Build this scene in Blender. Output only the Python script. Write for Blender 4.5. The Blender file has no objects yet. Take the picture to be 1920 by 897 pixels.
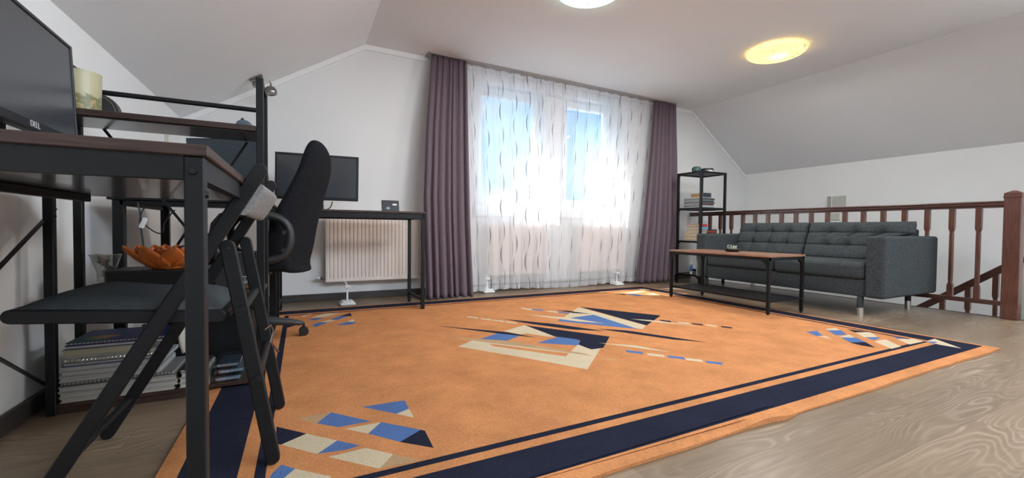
import bpy, bmesh, math, random
from mathutils import Vector, Matrix
from mathutils.geometry import delaunay_2d_cdt
from math import sin, cos, pi, radians as R

random.seed(7)
S = bpy.context.scene
COL = S.collection

# ------------------------------------------------------------------ camera
CH = 0.65
cr = Vector((0.894608, -0.446764, 0.008838)); cu = Vector((0.002523, 0.024828, 0.999689)); cf = Vector((0.446844, 0.894307, -0.023338))
FPX = 789.627
cam = bpy.data.objects.new('camera', bpy.data.cameras.new('camera')); COL.objects.link(cam)
cam.data.sensor_width = 36; cam.data.lens = FPX / 1920 * 36; cam.data.clip_start = 0.02; cam.data.clip_end = 300
cam.matrix_world = Matrix(((cr.x, cu.x, -cf.x, 0), (cr.y, cu.y, -cf.y, 0), (cr.z, cu.z, -cf.z, CH), (0, 0, 0, 1)))
S.camera = cam
def at(x, y, X=None, Y=None, Z=None):
    """point of the room on the plane X=, Y= or Z= that is seen at (x, y) of the photograph"""
    d = cr * ((x - 960) / FPX) - cu * ((y - 448.5) / FPX) + cf
    if X is not None: t = X / d.x
    elif Y is not None: t = Y / d.y
    else: t = (Z - CH) / d.z
    return Vector((0, 0, CH)) + d * t

# ------------------------------------------------------------------ view, world, sun, area lights
S.view_settings.view_transform = 'Standard'; S.view_settings.look = 'None'
S.view_settings.gamma = 1; S.view_settings.use_curve_mapping = False
S.view_settings.exposure = 0.50
S.cycles.use_denoising = True
S.cycles.max_bounces = 12; S.cycles.transparent_max_bounces = 24; S.cycles.sample_clamp_indirect = 6
SKY_STRENGTH = 1.0
SUN_STRENGTH = 24.0
REAR_POWER = 10.0
ROOF_FILL_POWER = 118.0  # strength of the fill light added under the flat ceiling
SLOPE_POWER = 76.0
w = bpy.data.worlds.new('sky'); S.world = w; w.use_nodes = True
nt = w.node_tree; nt.nodes.clear()
def N(t, k, **kw):
    n = t.nodes.new(k)
    for a, b in kw.items(): setattr(n, a, b)
    return n
o_ = N(nt, 'ShaderNodeOutputWorld'); bg = N(nt, 'ShaderNodeBackground'); tc = N(nt, 'ShaderNodeTexCoord')
mp = N(nt, 'ShaderNodeMapping'); mp.inputs['Scale'].default_value = (1.6, 1.6, 5.0)
ns = N(nt, 'ShaderNodeTexNoise'); ns.inputs['Scale'].default_value = 1.7; ns.inputs['Detail'].default_value = 7
rp = N(nt, 'ShaderNodeValToRGB'); rp.color_ramp.elements[0].position = .44; rp.color_ramp.elements[0].color = (0.015, 0.43, 0.86, 1)
rp.color_ramp.elements[1].position = .66; rp.color_ramp.elements[1].color = (0.85, 0.97, 1.0, 1)
nt.links.new(tc.outputs['Generated'], mp.inputs[0]); nt.links.new(mp.outputs[0], ns.inputs[0]); nt.links.new(ns.outputs[0], rp.inputs[0])
nt.links.new(rp.outputs[0], bg.inputs[0]); bg.inputs[1].default_value = SKY_STRENGTH; nt.links.new(bg.outputs[0], o_.inputs[0])

def light(name, kind, loc, direction=None, **kw):
    l = bpy.data.lights.new(name, kind)
    for a, b in kw.items(): setattr(l, a, b)
    o = bpy.data.objects.new(name, l); COL.objects.link(o); o.location = loc
    if direction is not None: o.rotation_euler = Vector(direction).to_track_quat('-Z', 'Y').to_euler()
    return o
light('sun', 'SUN', (0, 8, 8), (.66, -.67, -.92), energy=SUN_STRENGTH, angle=R(.6), color=(1, .96, .88))
# three fill lights added behind the camera; last, sky light entering the front opening
light('rear_fill', 'AREA', (2.9, -2.93, 1.25), (0, 1, .12), energy=REAR_POWER, shape='RECTANGLE', size=3.4, size_y=1.5, color=(.80, .90, 1))  # stands in for a rear window that is not built
light('slope_fill', 'AREA', (5.22, -.55, 1.88), (-.80, .0, -.50), energy=SLOPE_POWER, shape='RECTANGLE', size=1.4, size_y=1.1, color=(.86, .925, 1))
light('roof_fill', 'AREA', (1.80, -.3, 2.24), (-.15, .3, -1), energy=ROOF_FILL_POWER, shape='RECTANGLE', size=2.4, size_y=1.2, color=(.79, .89, 1))
light('front_window_daylight', 'AREA', (2.4, 7.2, 5.2), (.05, -1, -1.02), energy=520, shape='RECTANGLE', size=5.0, size_y=3.0, color=(.78, .90, 1))

# ------------------------------------------------------------------ materials
MATS = {}
def newmat(name):
    m = bpy.data.materials.new(name); m.use_nodes = True; t = m.node_tree
    b = t.nodes['Principled BSDF']; return m, t, b
def mat(name, col, rough=.5, metal=0.0, var=.06, scale=12, bump=0.0, bscale=200, spec=.5, stretch=(1, 1, 1), coat=0, emis=None):
    if name in MATS: return MATS[name]
    m, t, b = newmat(name); L = t.links.new
    b.inputs['Roughness'].default_value = rough; b.inputs['Metallic'].default_value = metal
    b.inputs['Specular IOR Level'].default_value = spec; b.inputs['Coat Weight'].default_value = coat
    tc = N(t, 'ShaderNodeTexCoord'); mp = N(t, 'ShaderNodeMapping'); mp.inputs['Scale'].default_value = stretch
    L(tc.outputs['Object'], mp.inputs[0])
    ns = N(t, 'ShaderNodeTexNoise'); ns.inputs['Scale'].default_value = scale; ns.inputs['Detail'].default_value = 5; L(mp.outputs[0], ns.inputs[0])
    cr_ = N(t, 'ShaderNodeValToRGB')
    a = [max(0, c * (1 - var)) for c in col]; c2 = [min(1, c * (1 + var)) for c in col]
    cr_.color_ramp.elements[0].position = .3; cr_.color_ramp.elements[1].position = .7
    cr_.color_ramp.elements[0].color = (*a, 1); cr_.color_ramp.elements[1].color = (*c2, 1)
    L(ns.outputs[0], cr_.inputs[0]); L(cr_.outputs[0], b.inputs['Base Color'])
    if bump:
        n2 = N(t, 'ShaderNodeTexNoise'); n2.inputs['Scale'].default_value = bscale; n2.inputs['Detail'].default_value = 3
        L(mp.outputs[0], n2.inputs[0]); bp = N(t, 'ShaderNodeBump'); bp.inputs['Strength'].default_value = bump; bp.inputs['Distance'].default_value = .004
        L(n2.outputs[0], bp.inputs['Height']); L(bp.outputs[0], b.inputs['Normal'])
    if emis:
        b.inputs['Emission Color'].default_value = (*emis[0], 1); b.inputs['Emission Strength'].default_value = emis[1]
    MATS[name] = m; return m
M_wall = mat('wall_paint', (.80, .805, .80), .85, var=.015, scale=3, bump=.05, bscale=90)
M_ceil = mat('ceiling_paint', (.80, .815, .83), .9, var=.015, scale=2, bump=.05, bscale=90)
M_trimw = mat('white_trim', (.88, .88, .88), .6, var=.01)
M_base = mat('dark_baseboard', (.045, .038, .034), .5, var=.3, scale=8, stretch=(1, 8, 8))
M_black = mat('black_metal', (.0055, .0065, .0075), .45, var=.12, scale=20, bump=.05, bscale=500, spec=.3)
M_blackp = mat('black_plastic', (.012, .013, .015), .38, var=.1)
M_darkplas = mat('dark_grey_plastic', (.035, .038, .042), .45, var=.1)
M_arm = mat('black_armrest_plastic', (.016, .018, .021), .5, var=.1)
M_blackwood = mat('black_stained_wood', (.006, .0062, .007), .5, var=.25, scale=10, stretch=(1, 1, 12), bump=.1, bscale=80, spec=.3)
M_bfab = mat('black_fabric', (.010, .011, .014), .95, var=.25, scale=60, bump=.4, bscale=900, spec=.15)
M_seatfab = mat('charcoal_seat_fabric', (.050, .057, .060), .9, var=.15, scale=60, bump=.4, bscale=700, spec=.2)
M_greyfab = mat('light_grey_fabric', (.23, .225, .22), .95, var=.25, scale=180, bump=.5, bscale=600, spec=.2)
M_sofa = mat('sofa_fabric', (.052, .059, .061), .95, var=.40, scale=110, bump=.7, bscale=300, spec=.15, stretch=(1, .7, 1.5))
M_chrome = mat('chrome', (.75, .75, .76), .12, 1.0, var=.02)
M_darkchrome = mat('dark_chrome', (.30, .28, .27), .12, 1.0, var=.05)
M_rad = mat('radiator_enamel', (.84, .76, .70), .35, var=.01)
M_whitep = mat('white_plastic', (.78, .78, .76), .4, var=.01)
M_purple = mat('purple_curtain_fabric', (.150, .112, .135), .85, var=.18, scale=220, bump=.25, bscale=500, spec=.3, stretch=(1, 1, .3))
M_rail = mat('mahogany_wood', (.105, .040, .026), .33, var=.3, scale=14, stretch=(6, 6, .7), coat=.3)
M_rail2 = mat('mahogany_rail_wood', (.075, .030, .022), .33, var=.3, scale=14, stretch=(6, .7, 6), coat=.3)
M_dtop = mat('dark_walnut_board', (.038, .019, .014), .5, var=.5, scale=14, stretch=(1, 7, 14), bump=.15, bscale=60)
M_under = mat('dark_laminate_underside', (.060, .060, .062), .22, var=.08, coat=.2)
M_table = mat('walnut_table_top', (.30, .155, .095), .33, var=.25, scale=8, stretch=(14, 1, 8), coat=.2)
M_orange = mat('orange_plastic', (.62, .17, .035), .42, var=.08)
M_screen = mat('matte_screen', (.046, .052, .060), .26, var=.02, spec=.6)
M_panel = mat('dark_blue_grey_panel', (.030, .045, .055), .5, var=.05)

def m_floor():
    m, t, b = newmat('oak_laminate'); L = t.links.new
    tc = N(t, 'ShaderNodeTexCoord')
    br = N(t, 'ShaderNodeTexBrick'); br.offset = .37; br.offset_frequency = 2; br.squash = 1
    br.inputs['Scale'].default_value = 1; br.inputs['Brick Width'].default_value = 1.28; br.inputs['Row Height'].default_value = .192
    br.inputs['Mortar Size'].default_value = .0012; br.inputs['Mortar Smooth'].default_value = .3
    br.inputs['Color1'].default_value = (0, 0, 0, 1); br.inputs['Color2'].default_value = (1, 1, 1, 1); br.inputs['Mortar'].default_value = (.5, .5, .5, 1)
    L(tc.outputs['Object'], br.inputs[0])
    sep = N(t, 'ShaderNodeSeparateColor'); L(br.outputs['Color'], sep.inputs[0])
    # per plank offset of the grain
    off = N(t, 'ShaderNodeCombineXYZ'); mu = N(t, 'ShaderNodeMath', operation='MULTIPLY'); mu.inputs[1].default_value = 23
    L(sep.outputs[0], mu.inputs[0]); L(mu.outputs[0], off.inputs[0]); L(mu.outputs[0], off.inputs[2])
    add = N(t, 'ShaderNodeVectorMath', operation='ADD'); L(tc.outputs['Object'], add.inputs[0]); L(off.outputs[0], add.inputs[1])
    mp = N(t, 'ShaderNodeMapping'); mp.inputs['Scale'].default_value = (.62, 4.2, 1); L(add.outputs[0], mp.inputs[0])
    n1 = N(t, 'ShaderNodeTexNoise'); n1.inputs['Scale'].default_value = 1.15; n1.inputs['Detail'].default_value = 2; L(mp.outputs[0], n1.inputs[0])
    m1 = N(t, 'ShaderNodeMath', operation='MULTIPLY'); m1.inputs[1].default_value = 230; L(n1.outputs[0], m1.inputs[0])
    sn = N(t, 'ShaderNodeMath', operation='SINE'); L(m1.outputs[0], sn.inputs[0])
    mr = N(t, 'ShaderNodeMapRange'); mr.inputs[1].default_value = -1; mr.inputs[2].default_value = 1; L(sn.outputs[0], mr.inputs[0])
    pw = N(t, 'ShaderNodeMath', operation='POWER'); pw.inputs[1].default_value = 3.0; L(mr.outputs[0], pw.inputs[0])
    mp2 = N(t, 'ShaderNodeMapping'); mp2.inputs['Scale'].default_value = (2.5, 60, 1); L(add.outputs[0], mp2.inputs[0])
    n2 = N(t, 'ShaderNodeTexNoise'); n2.inputs['Scale'].default_value = 1.6; n2.inputs['Detail'].default_value = 6; L(mp2.outputs[0], n2.inputs[0])
    n3 = N(t, 'ShaderNodeTexNoise'); n3.inputs['Scale'].default_value = 1.4; n3.inputs['Detail'].default_value = 2; L(add.outputs[0], n3.inputs[0])
    fig = N(t, 'ShaderNodeMapRange'); fig.inputs[1].default_value = .42; fig.inputs[2].default_value = .66; fig.inputs[3].default_value = .08; fig.inputs[4].default_value = .75; L(n3.outputs[0], fig.inputs[0])
    mulm = N(t, 'ShaderNodeMath', operation='MULTIPLY'); L(pw.outputs[0], mulm.inputs[0]); L(fig.outputs[0], mulm.inputs[1])
    mix = N(t, 'ShaderNodeMix', data_type='RGBA'); mix.inputs[6].default_value = (.125, .084, .050, 1); mix.inputs[7].default_value = (.235, .168, .110, 1)
    L(n2.outputs[0], mix.inputs[0])
    mix2 = N(t, 'ShaderNodeMix', data_type='RGBA'); mix2.inputs[7].default_value = (.34, .26, .185, 1); L(mulm.outputs[0], mix2.inputs[0]); L(mix.outputs[2], mix2.inputs[6])
    hsv = N(t, 'ShaderNodeHueSaturation'); mr2 = N(t, 'ShaderNodeMapRange'); mr2.inputs[3].default_value = .88; mr2.inputs[4].default_value = 1.14
    L(sep.outputs[0], mr2.inputs[0]); L(mr2.outputs[0], hsv.inputs['Value']); L(mix2.outputs[2], hsv.inputs['Color'])
    mix3 = N(t, 'ShaderNodeMix', data_type='RGBA'); mix3.inputs[7].default_value = (.10, .07, .05, 1)
    sc_ = N(t, 'ShaderNodeMath', operation='MULTIPLY'); sc_.inputs[1].default_value = .6; L(br.outputs['Fac'], sc_.inputs[0])
    L(sc_.outputs[0], mix3.inputs[0]); L(hsv.outputs[0], mix3.inputs[6]); L(mix3.outputs[2], b.inputs['Base Color'])
    b.inputs['Roughness'].default_value = .33; b.inputs['Specular IOR Level'].default_value = .45
    bp = N(t, 'ShaderNodeBump'); bp.inputs['Strength'].default_value = .12; bp.inputs['Distance'].default_value = .002
    L(n2.outputs[0], bp.inputs['Height']); L(bp.outputs[0], b.inputs['Normal'])
    return m
M_floor = m_floor()

def m_pile(name, col, var=.2):
    m, t, b = newmat(name); L = t.links.new
    tc = N(t, 'ShaderNodeTexCoord'); n1 = N(t, 'ShaderNodeTexNoise'); n1.inputs['Scale'].default_value = 130; n1.inputs['Detail'].default_value = 5; n1.inputs['Roughness'].default_value = .75
    n2 = N(t, 'ShaderNodeTexNoise'); n2.inputs['Scale'].default_value = 5; n2.inputs['Detail'].default_value = 6; n2.inputs['Roughness'].default_value = .7
    L(tc.outputs['Object'], n1.inputs[0]); L(tc.outputs['Object'], n2.inputs[0])
    ad = N(t, 'ShaderNodeMath', operation='ADD'); L(n1.outputs[0], ad.inputs[0]); L(n2.outputs[0], ad.inputs[1])
    r = N(t, 'ShaderNodeValToRGB'); r.color_ramp.elements[0].position = .35; r.color_ramp.elements[1].position = .65
    hf = N(t, 'ShaderNodeMath', operation='MULTIPLY'); hf.inputs[1].default_value = .5; L(ad.outputs[0], hf.inputs[0]); L(hf.outputs[0], r.inputs[0])
    r.color_ramp.elements[0].color = (*[c * (1 - var) for c in col], 1); r.color_ramp.elements[1].color = (*[min(1, c * (1 + var * .8)) for c in col], 1)
    L(r.outputs[0], b.inputs['Base Color']); b.inputs['Roughness'].default_value = 1; b.inputs['Specular IOR Level'].default_value = .05
    b.inputs['Sheen Weight'].default_value = .12; b.inputs['Sheen Roughness'].default_value = .6
    b.inputs['Sheen Tint'].default_value = (*[min(1, c * 1.5 + .1) for c in col], 1)
    bp = N(t, 'ShaderNodeBump'); bp.inputs['Strength'].default_value = .9; bp.inputs['Distance'].default_value = .008
    L(n1.outputs[0], bp.inputs['Height']); L(bp.outputs[0], b.inputs['Normal'])
    return m
RUGM = [m_pile('rug_pile_orange', (.58, .240, .092), .32), m_pile('rug_pile_navy', (.014, .016, .031), .3), m_pile('rug_pile_cream', (.60, .49, .33), .12),
        m_pile('rug_pile_blue', (.085, .155, .34), .15), m_pile('rug_pile_beige', (.47, .30, .16), .25)]

def m_sheer():
    m = bpy.data.materials.new('sheer_voile'); m.use_nodes = True; t = m.node_tree; t.nodes.clear(); L = t.links.new
    out = N(t, 'ShaderNodeOutputMaterial'); uv = N(t, 'ShaderNodeUVMap'); sp = N(t, 'ShaderNodeSeparateXYZ'); L(uv.outputs[0], sp.inputs[0])
    def mth(op, a, b=None, c=None):
        n = N(t, 'ShaderNodeMath', operation=op)
        for i, v in enumerate((a, b, c)):
            if v is None: continue
            if isinstance(v, (int, float)): n.inputs[i].default_value = v
            else: L(v, n.inputs[i])
        return n.outputs[0]
    U, V = sp.outputs[0], sp.outputs[1]
    def strokes(pitch, shift, amp, per, phase, wid):
        cell = mth('FLOOR', mth('DIVIDE', mth('ADD', U, shift), pitch))
        ph = mth('MULTIPLY', mth('FRACT', mth('MULTIPLY', mth('SINE', mth('MULTIPLY', cell, 12.9)), 43.7)), .35)
        x = mth('SUBTRACT', mth('MULTIPLY', mth('FRACT', mth('DIVIDE', mth('ADD', U, shift), pitch)), pitch), pitch / 2)
        v = mth('ADD', mth('DIVIDE', V, per), mth('ADD', ph, phase))
        s = mth('MULTIPLY', mth('SINE', mth('MULTIPLY', v, 2 * pi)), amp)
        d = mth('ABSOLUTE', mth('SUBTRACT', x, s))
        env = mth('ABSOLUTE', mth('SINE', mth('MULTIPLY', v, 2 * pi * 1.0)))
        env = mth('MAXIMUM', mth('SUBTRACT', mth('MULTIPLY', env, 1.2), .2), 0)
        return mth('LESS_THAN', d, mth('MULTIPLY', env, wid))
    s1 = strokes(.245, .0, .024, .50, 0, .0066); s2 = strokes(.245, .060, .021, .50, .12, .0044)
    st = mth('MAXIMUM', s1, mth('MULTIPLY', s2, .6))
    diff = N(t, 'ShaderNodeBsdfDiffuse'); diff.inputs[0].default_value = (.93, .93, .95, 1)
    trl = N(t, 'ShaderNodeBsdfTranslucent'); trl.inputs[0].default_value = (.93, .94, .96, 1)
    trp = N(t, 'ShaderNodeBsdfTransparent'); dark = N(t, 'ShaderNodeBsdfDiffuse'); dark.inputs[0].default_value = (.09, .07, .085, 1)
    nz = N(t, 'ShaderNodeTexNoise'); nz.inputs['Scale'].default_value = 3; L(uv.outputs[0], nz.inputs[0])
    a = N(t, 'ShaderNodeMixShader'); a.inputs[0].default_value = .55; L(diff.outputs[0], a.inputs[1]); L(trl.outputs[0], a.inputs[2])
    b = N(t, 'ShaderNodeMixShader'); L(mth('ADD', mth('MULTIPLY', nz.outputs[0], .08), .31), b.inputs[0]); L(a.outputs[0], b.inputs[1]); L(trp.outputs[0], b.inputs[2])
    # heading band and hem are doubled cloth
    hm = mth('MAXIMUM', mth('GREATER_THAN', V, .985 * 2.3), mth('LESS_THAN', V, .05))
    b2 = N(t, 'ShaderNodeMixShader'); L(mth('MULTIPLY', hm, .6), b2.inputs[0]); L(b.outputs[0], b2.inputs[1]); L(a.outputs[0], b2.inputs[2])
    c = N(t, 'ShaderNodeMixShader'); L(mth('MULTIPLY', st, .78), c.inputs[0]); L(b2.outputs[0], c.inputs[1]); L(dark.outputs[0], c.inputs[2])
    L(c.outputs[0], out.inputs[0]); return m
M_sheer = m_sheer()

def m_glass(name, tint=(.97, .99, 1), refl=.12, rough=.02):
    m = bpy.data.materials.new(name); m.use_nodes = True; t = m.node_tree; t.nodes.clear(); L = t.links.new
    out = N(t, 'ShaderNodeOutputMaterial'); tr = N(t, 'ShaderNodeBsdfTransparent'); tr.inputs[0].default_value = (*tint, 1)
    gl = N(t, 'ShaderNodeBsdfGlossy'); gl.inputs['Roughness'].default_value = rough
    lw = N(t, 'ShaderNodeLayerWeight'); lw.inputs[0].default_value = refl
    nz = N(t, 'ShaderNodeTexNoise'); nz.inputs['Scale'].default_value = 4
    pw_ = N(t, 'ShaderNodeMath', operation='POWER'); pw_.inputs[1].default_value = 3; lw.inputs[0].default_value = .5; L(lw.outputs['Facing'], pw_.inputs[0])
    sc2 = N(t, 'ShaderNodeMath', operation='MULTIPLY_ADD'); sc2.inputs[1].default_value = .6; sc2.inputs[2].default_value = refl * .3; L(pw_.outputs[0], sc2.inputs[0])
    ma = N(t, 'ShaderNodeMath', operation='MULTIPLY_ADD'); ma.inputs[1].default_value = .02; L(nz.outputs[0], ma.inputs[0]); L(sc2.outputs[0], ma.inputs[2])
    mx = N(t, 'ShaderNodeMixShader'); L(ma.outputs[0], mx.inputs[0]); L(tr.outputs[0], mx.inputs[1]); L(gl.outputs[0], mx.inputs[2]); L(mx.outputs[0], out.inputs[0])
    return m
M_pane = m_glass('window_glass'); M_clear = m_glass('clear_plastic', (.86, .88, .87), .3, .08)
M_boxclear = m_glass('bluish_clear_plastic', (.78, .84, .88), .6, .12)

def m_lampglass(name, col, strength, spot=0, spotpos=(0, 0, 0)):
    m, t, b = newmat(name); L = t.links.new
    tc = N(t, 'ShaderNodeTexCoord'); n1 = N(t, 'ShaderNodeTexNoise'); n1.inputs['Scale'].default_value = 3.2; n1.inputs['Detail'].default_value = 1
    mp = N(t, 'ShaderNodeMapping'); mp.inputs['Scale'].default_value = (1, 4, 1); mp.inputs['Rotation'].default_value = (0, 0, .7); L(tc.outputs['Object'], mp.inputs[0]); L(mp.outputs[0], n1.inputs[0])
    m1 = N(t, 'ShaderNodeMath', operation='SUBTRACT'); m1.inputs[1].default_value = .5; L(n1.outputs[0], m1.inputs[0])
    ab = N(t, 'ShaderNodeMath', operation='ABSOLUTE'); L(m1.outputs[0], ab.inputs[0])
    lt = N(t, 'ShaderNodeMath', operation='LESS_THAN'); lt.inputs[1].default_value = .006; L(ab.outputs[0], lt.inputs[0])
    mx = N(t, 'ShaderNodeMix', data_type='RGBA'); mx.inputs[6].default_value = (*col, 1); mx.inputs[7].default_value = (*[c * .45 for c in col], 1); L(lt.outputs[0], mx.inputs[0])
    L(mx.outputs[2], b.inputs['Base Color']); L(mx.outputs[2], b.inputs['Emission Color'])
    vd = N(t, 'ShaderNodeVectorMath', operation='DISTANCE'); vd.inputs[1].default_value = spotpos; L(tc.outputs['Object'], vd.inputs[0])
    mr = N(t, 'ShaderNodeMapRange'); mr.inputs[1].default_value = .02; mr.inputs[2].default_value = .10; mr.inputs[3].default_value = strength * 2.6; mr.inputs[4].default_value = strength
    L(vd.outputs['Value'], mr.inputs[0]); L(mr.outputs[0], b.inputs['Emission Strength'])
    b.inputs['Roughness'].default_value = .25
    return m

# ------------------------------------------------------------------ geometry helpers
def tag(o, label=None, cat=None, group=None, kind=None):
    if label: o['label'] = label
    if cat: o['category'] = cat
    if group: o['group'] = group
    if kind: o['kind'] = kind
    return o
def thing(name, label, cat, loc=(0, 0, 0), group=None):
    o = bpy.data.objects.new(name, None); COL.objects.link(o); o.location = loc; o.empty_display_size = .05
    return tag(o, label, cat, group)
class MB:
    """collects shapes (in room coordinates) that become one mesh object"""
    def __init__(s): s.bm = bmesh.new()
    def _bev(s, vs, b, seg):
        if b > 0:
            es = {e for v in vs for e in v.link_edges}
            bmesh.ops.bevel(s.bm, geom=list(es), offset=b, segments=seg, affect='EDGES', profile=.5)
    def box(s, a, b, bev=0, seg=1, rot=None, piv=None):
        (x0, y0, z0), (x1, y1, z1) = a, b
        M = Matrix.Translation(((x0 + x1) / 2, (y0 + y1) / 2, (z0 + z1) / 2)) @ Matrix.Diagonal((abs(x1 - x0), abs(y1 - y0), abs(z1 - z0), 1))
        if rot is not None:
            p = Vector(piv) if piv else Vector(((x0 + x1) / 2, (y0 + y1) / 2, (z0 + z1) / 2))
            M = Matrix.Translation(p) @ rot.to_4x4() @ Matrix.Translation(-p) @ M
        vs = bmesh.ops.create_cube(s.bm, size=1, matrix=M)['verts']; s._bev(vs, bev, seg); return s
    def bar(s, p, q, w, h, up=(0, 0, 1), bev=0, seg=1):
        p, q = Vector(p), Vector(q); d = (q - p); l = d.length; z = d.normalized(); u = Vector(up)
        if abs(z.dot(u)) > .99: u = Vector((0, 1, 0))
        x = u.cross(z).normalized(); y = z.cross(x)
        M = Matrix(((x.x, y.x, z.x, (p.x + q.x) / 2), (x.y, y.y, z.y, (p.y + q.y) / 2), (x.z, y.z, z.z, (p.z + q.z) / 2), (0, 0, 0, 1))) @ Matrix.Diagonal((w, h, l, 1))
        vs = bmesh.ops.create_cube(s.bm, size=1, matrix=M)['verts']; s._bev(vs, bev, seg); return s
    def cyl(s, p, q, r, r2=None, n=20, caps=True):
        p, q = Vector(p), Vector(q); d = q - p
        M = Matrix.Translation((p + q) / 2) @ d.to_track_quat('Z', 'Y').to_matrix().to_4x4()
        bmesh.ops.create_cone(s.bm, cap_ends=caps, segments=n, radius1=r, radius2=r if r2 is None else r2, depth=d.length, matrix=M); return s
    def sph(s, c, r, scale=(1, 1, 1), n=20, rot=None):
        M = Matrix.Translation(c) @ (rot.to_4x4() if rot else Matrix()) @ Matrix.Diagonal((*scale, 1))
        bmesh.ops.create_uvsphere(s.bm, u_segments=n, v_segments=max(8, n // 2), radius=r, matrix=M); return s
    def lathe(s, prof, c, n=32, axis=None):
        rings = []; c = Vector(c); Q = axis.to_matrix() if axis else Matrix.Identity(3)
        for r, z in prof:
            if r < 1e-6: rings.append([s.bm.verts.new(c + Q @ Vector((0, 0, z)))])
            else: rings.append([s.bm.verts.new(c + Q @ Vector((r * cos(2 * pi * i / n), r * sin(2 * pi * i / n), z))) for i in range(n)])
        for a, b in zip(rings, rings[1:]):
            for i in range(n):
                j = (i + 1) % n
                f = [a[i % len(a)], a[j % len(a)], b[j % len(b)], b[i % len(b)]]
                u = []
                for v in f:
                    if v not in u: u.append(v)
                if len(u) > 2:
                    try: s.bm.faces.new(u)
                    except ValueError: pass
        return s
    def tube(s, pts, r, n=10, closed=False, flat=None):
        pts = [Vector(p) for p in pts]; rings = []; m = len(pts)
        for i, p in enumerate(pts):
            a = pts[(i - 1) % m] if (closed or i > 0) else p; b = pts[(i + 1) % m] if (closed or i < m - 1) else p
            d = (b - a).normalized(); u = Vector((0, 0, 1)) if abs(d.z) < .95 else Vector((0, 1, 0))
            x = u.cross(d).normalized(); y = d.cross(x)
            if flat: x = Vector(flat).normalized(); y = d.cross(x).normalized()
            rx, ry = r if isinstance(r, tuple) else (r, r)
            rings.append([s.bm.verts.new(p + x * rx * cos(2 * pi * k / n) + y * ry * sin(2 * pi * k / n)) for k in range(n)])
        prs = list(zip(rings, rings[1:])) + ([(rings[-1], rings[0])] if closed else [])
        for a, b in prs:
            for k in range(n): s.bm.faces.new([a[k], a[(k + 1) % n], b[(k + 1) % n], b[k]])
        if not closed: s.bm.faces.new(rings[0]); s.bm.faces.new(rings[-1])
        return s
    def loft(s, rings, closed_ends=True):
        R_ = [[s.bm.verts.new(p) for p in r] for r in rings]; n = len(R_[0])
        for a, b in zip(R_, R_[1:]):
            for k in range(n): s.bm.faces.new([a[k], a[(k + 1) % n], b[(k + 1) % n], b[k]])
        if closed_ends: s.bm.faces.new(R_[0]); s.bm.faces.new(R_[-1])
        return s
    def prism(s, poly, d, bev=0, seg=1):
        """poly: list of 3-D points of a flat outline, d: extrusion vector"""
        a = [s.bm.verts.new(p) for p in poly]; b = [s.bm.verts.new(Vector(p) + Vector(d)) for p in poly]
        s.bm.faces.new(a); s.bm.faces.new(b[::-1]); n = len(a)
        for i in range(n): s.bm.faces.new([a[i], b[i], b[(i + 1) % n], a[(i + 1) % n]])
        s._bev(a + b, bev, seg); return s
    def grid(s, f, nu, nv, uv=None):
        V = [[s.bm.verts.new(f(i / nu, j / nv)) for j in range(nv + 1)] for i in range(nu + 1)]
        lay = s.bm.loops.layers.uv.verify() if uv else None
        for i in range(nu):
            for j in range(nv):
                fc = s.bm.faces.new([V[i][j], V[i + 1][j], V[i + 1][j + 1], V[i][j + 1]])
                if uv:
                    for lp, (a, b) in zip(fc.loops, ((i, j), (i + 1, j), (i + 1, j + 1), (i, j + 1))): lp[lay].uv = uv(a / nu, b / nv)
        return s
    def build(s, name, m, parent=None, smooth=True, solid=0, sub=0, angle=35, origin=None):
        bmesh.ops.recalc_face_normals(s.bm, faces=s.bm.faces[:])
        me = bpy.data.meshes.new(name)
        off = Vector((0, 0, 0))
        if parent is not None:
            q = parent
            while q is not None: off += q.location; q = q.parent
        else:
            vs = s.bm.verts
            if len(vs):
                off = Vector(((min(v.co.x for v in vs) + max(v.co.x for v in vs)) / 2, (min(v.co.y for v in vs) + max(v.co.y for v in vs)) / 2, min(v.co.z for v in vs)))
        if origin is not None: off = Vector(origin)
        bmesh.ops.translate(s.bm, verts=s.bm.verts[:], vec=-off)
        if smooth:
            for f in s.bm.faces: f.smooth = True
            for e in s.bm.edges:
                if len(e.link_faces) == 2 and e.calc_face_angle(0) > R(angle): e.smooth = False
        s.bm.to_mesh(me); s.bm.free()
        for mm in (m if isinstance(m, list) else [m]): me.materials.append(mm)
        o = bpy.data.objects.new(name, me); COL.objects.link(o)
        if parent is not None: o.parent = parent
        else: o.location = off
        if solid: md = o.modifiers.new('thickness', 'SOLIDIFY'); md.thickness = solid
        if smooth and not sub and angle < 100 and not solid: md = o.modifiers.new('normals', 'WEIGHTED_NORMAL'); md.keep_sharp = True
        if sub: md = o.modifiers.new('smooth', 'SUBSURF'); md.levels = sub; md.render_levels = sub
        return o
def struct(o): o['kind'] = 'structure'; return o

# ================================================================== THE SETTING
WL, WF, KX = -.834, 4.10, 5.93          # left wall, far wall, knee wall beyond the stairwell
BY = -3.0                                # back wall behind the camera
RX, RZ = .527, 2.331                     # where the left slope meets the flat ceiling
CX, CZ = 4.78, 2.292                     # where the flat ceiling meets the right slope
LZ, KZ = 1.486, 1.492                    # tops of the left wall and of the knee wall
EX = 4.83                                # floor edge at the stairwell
TH = .12
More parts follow.
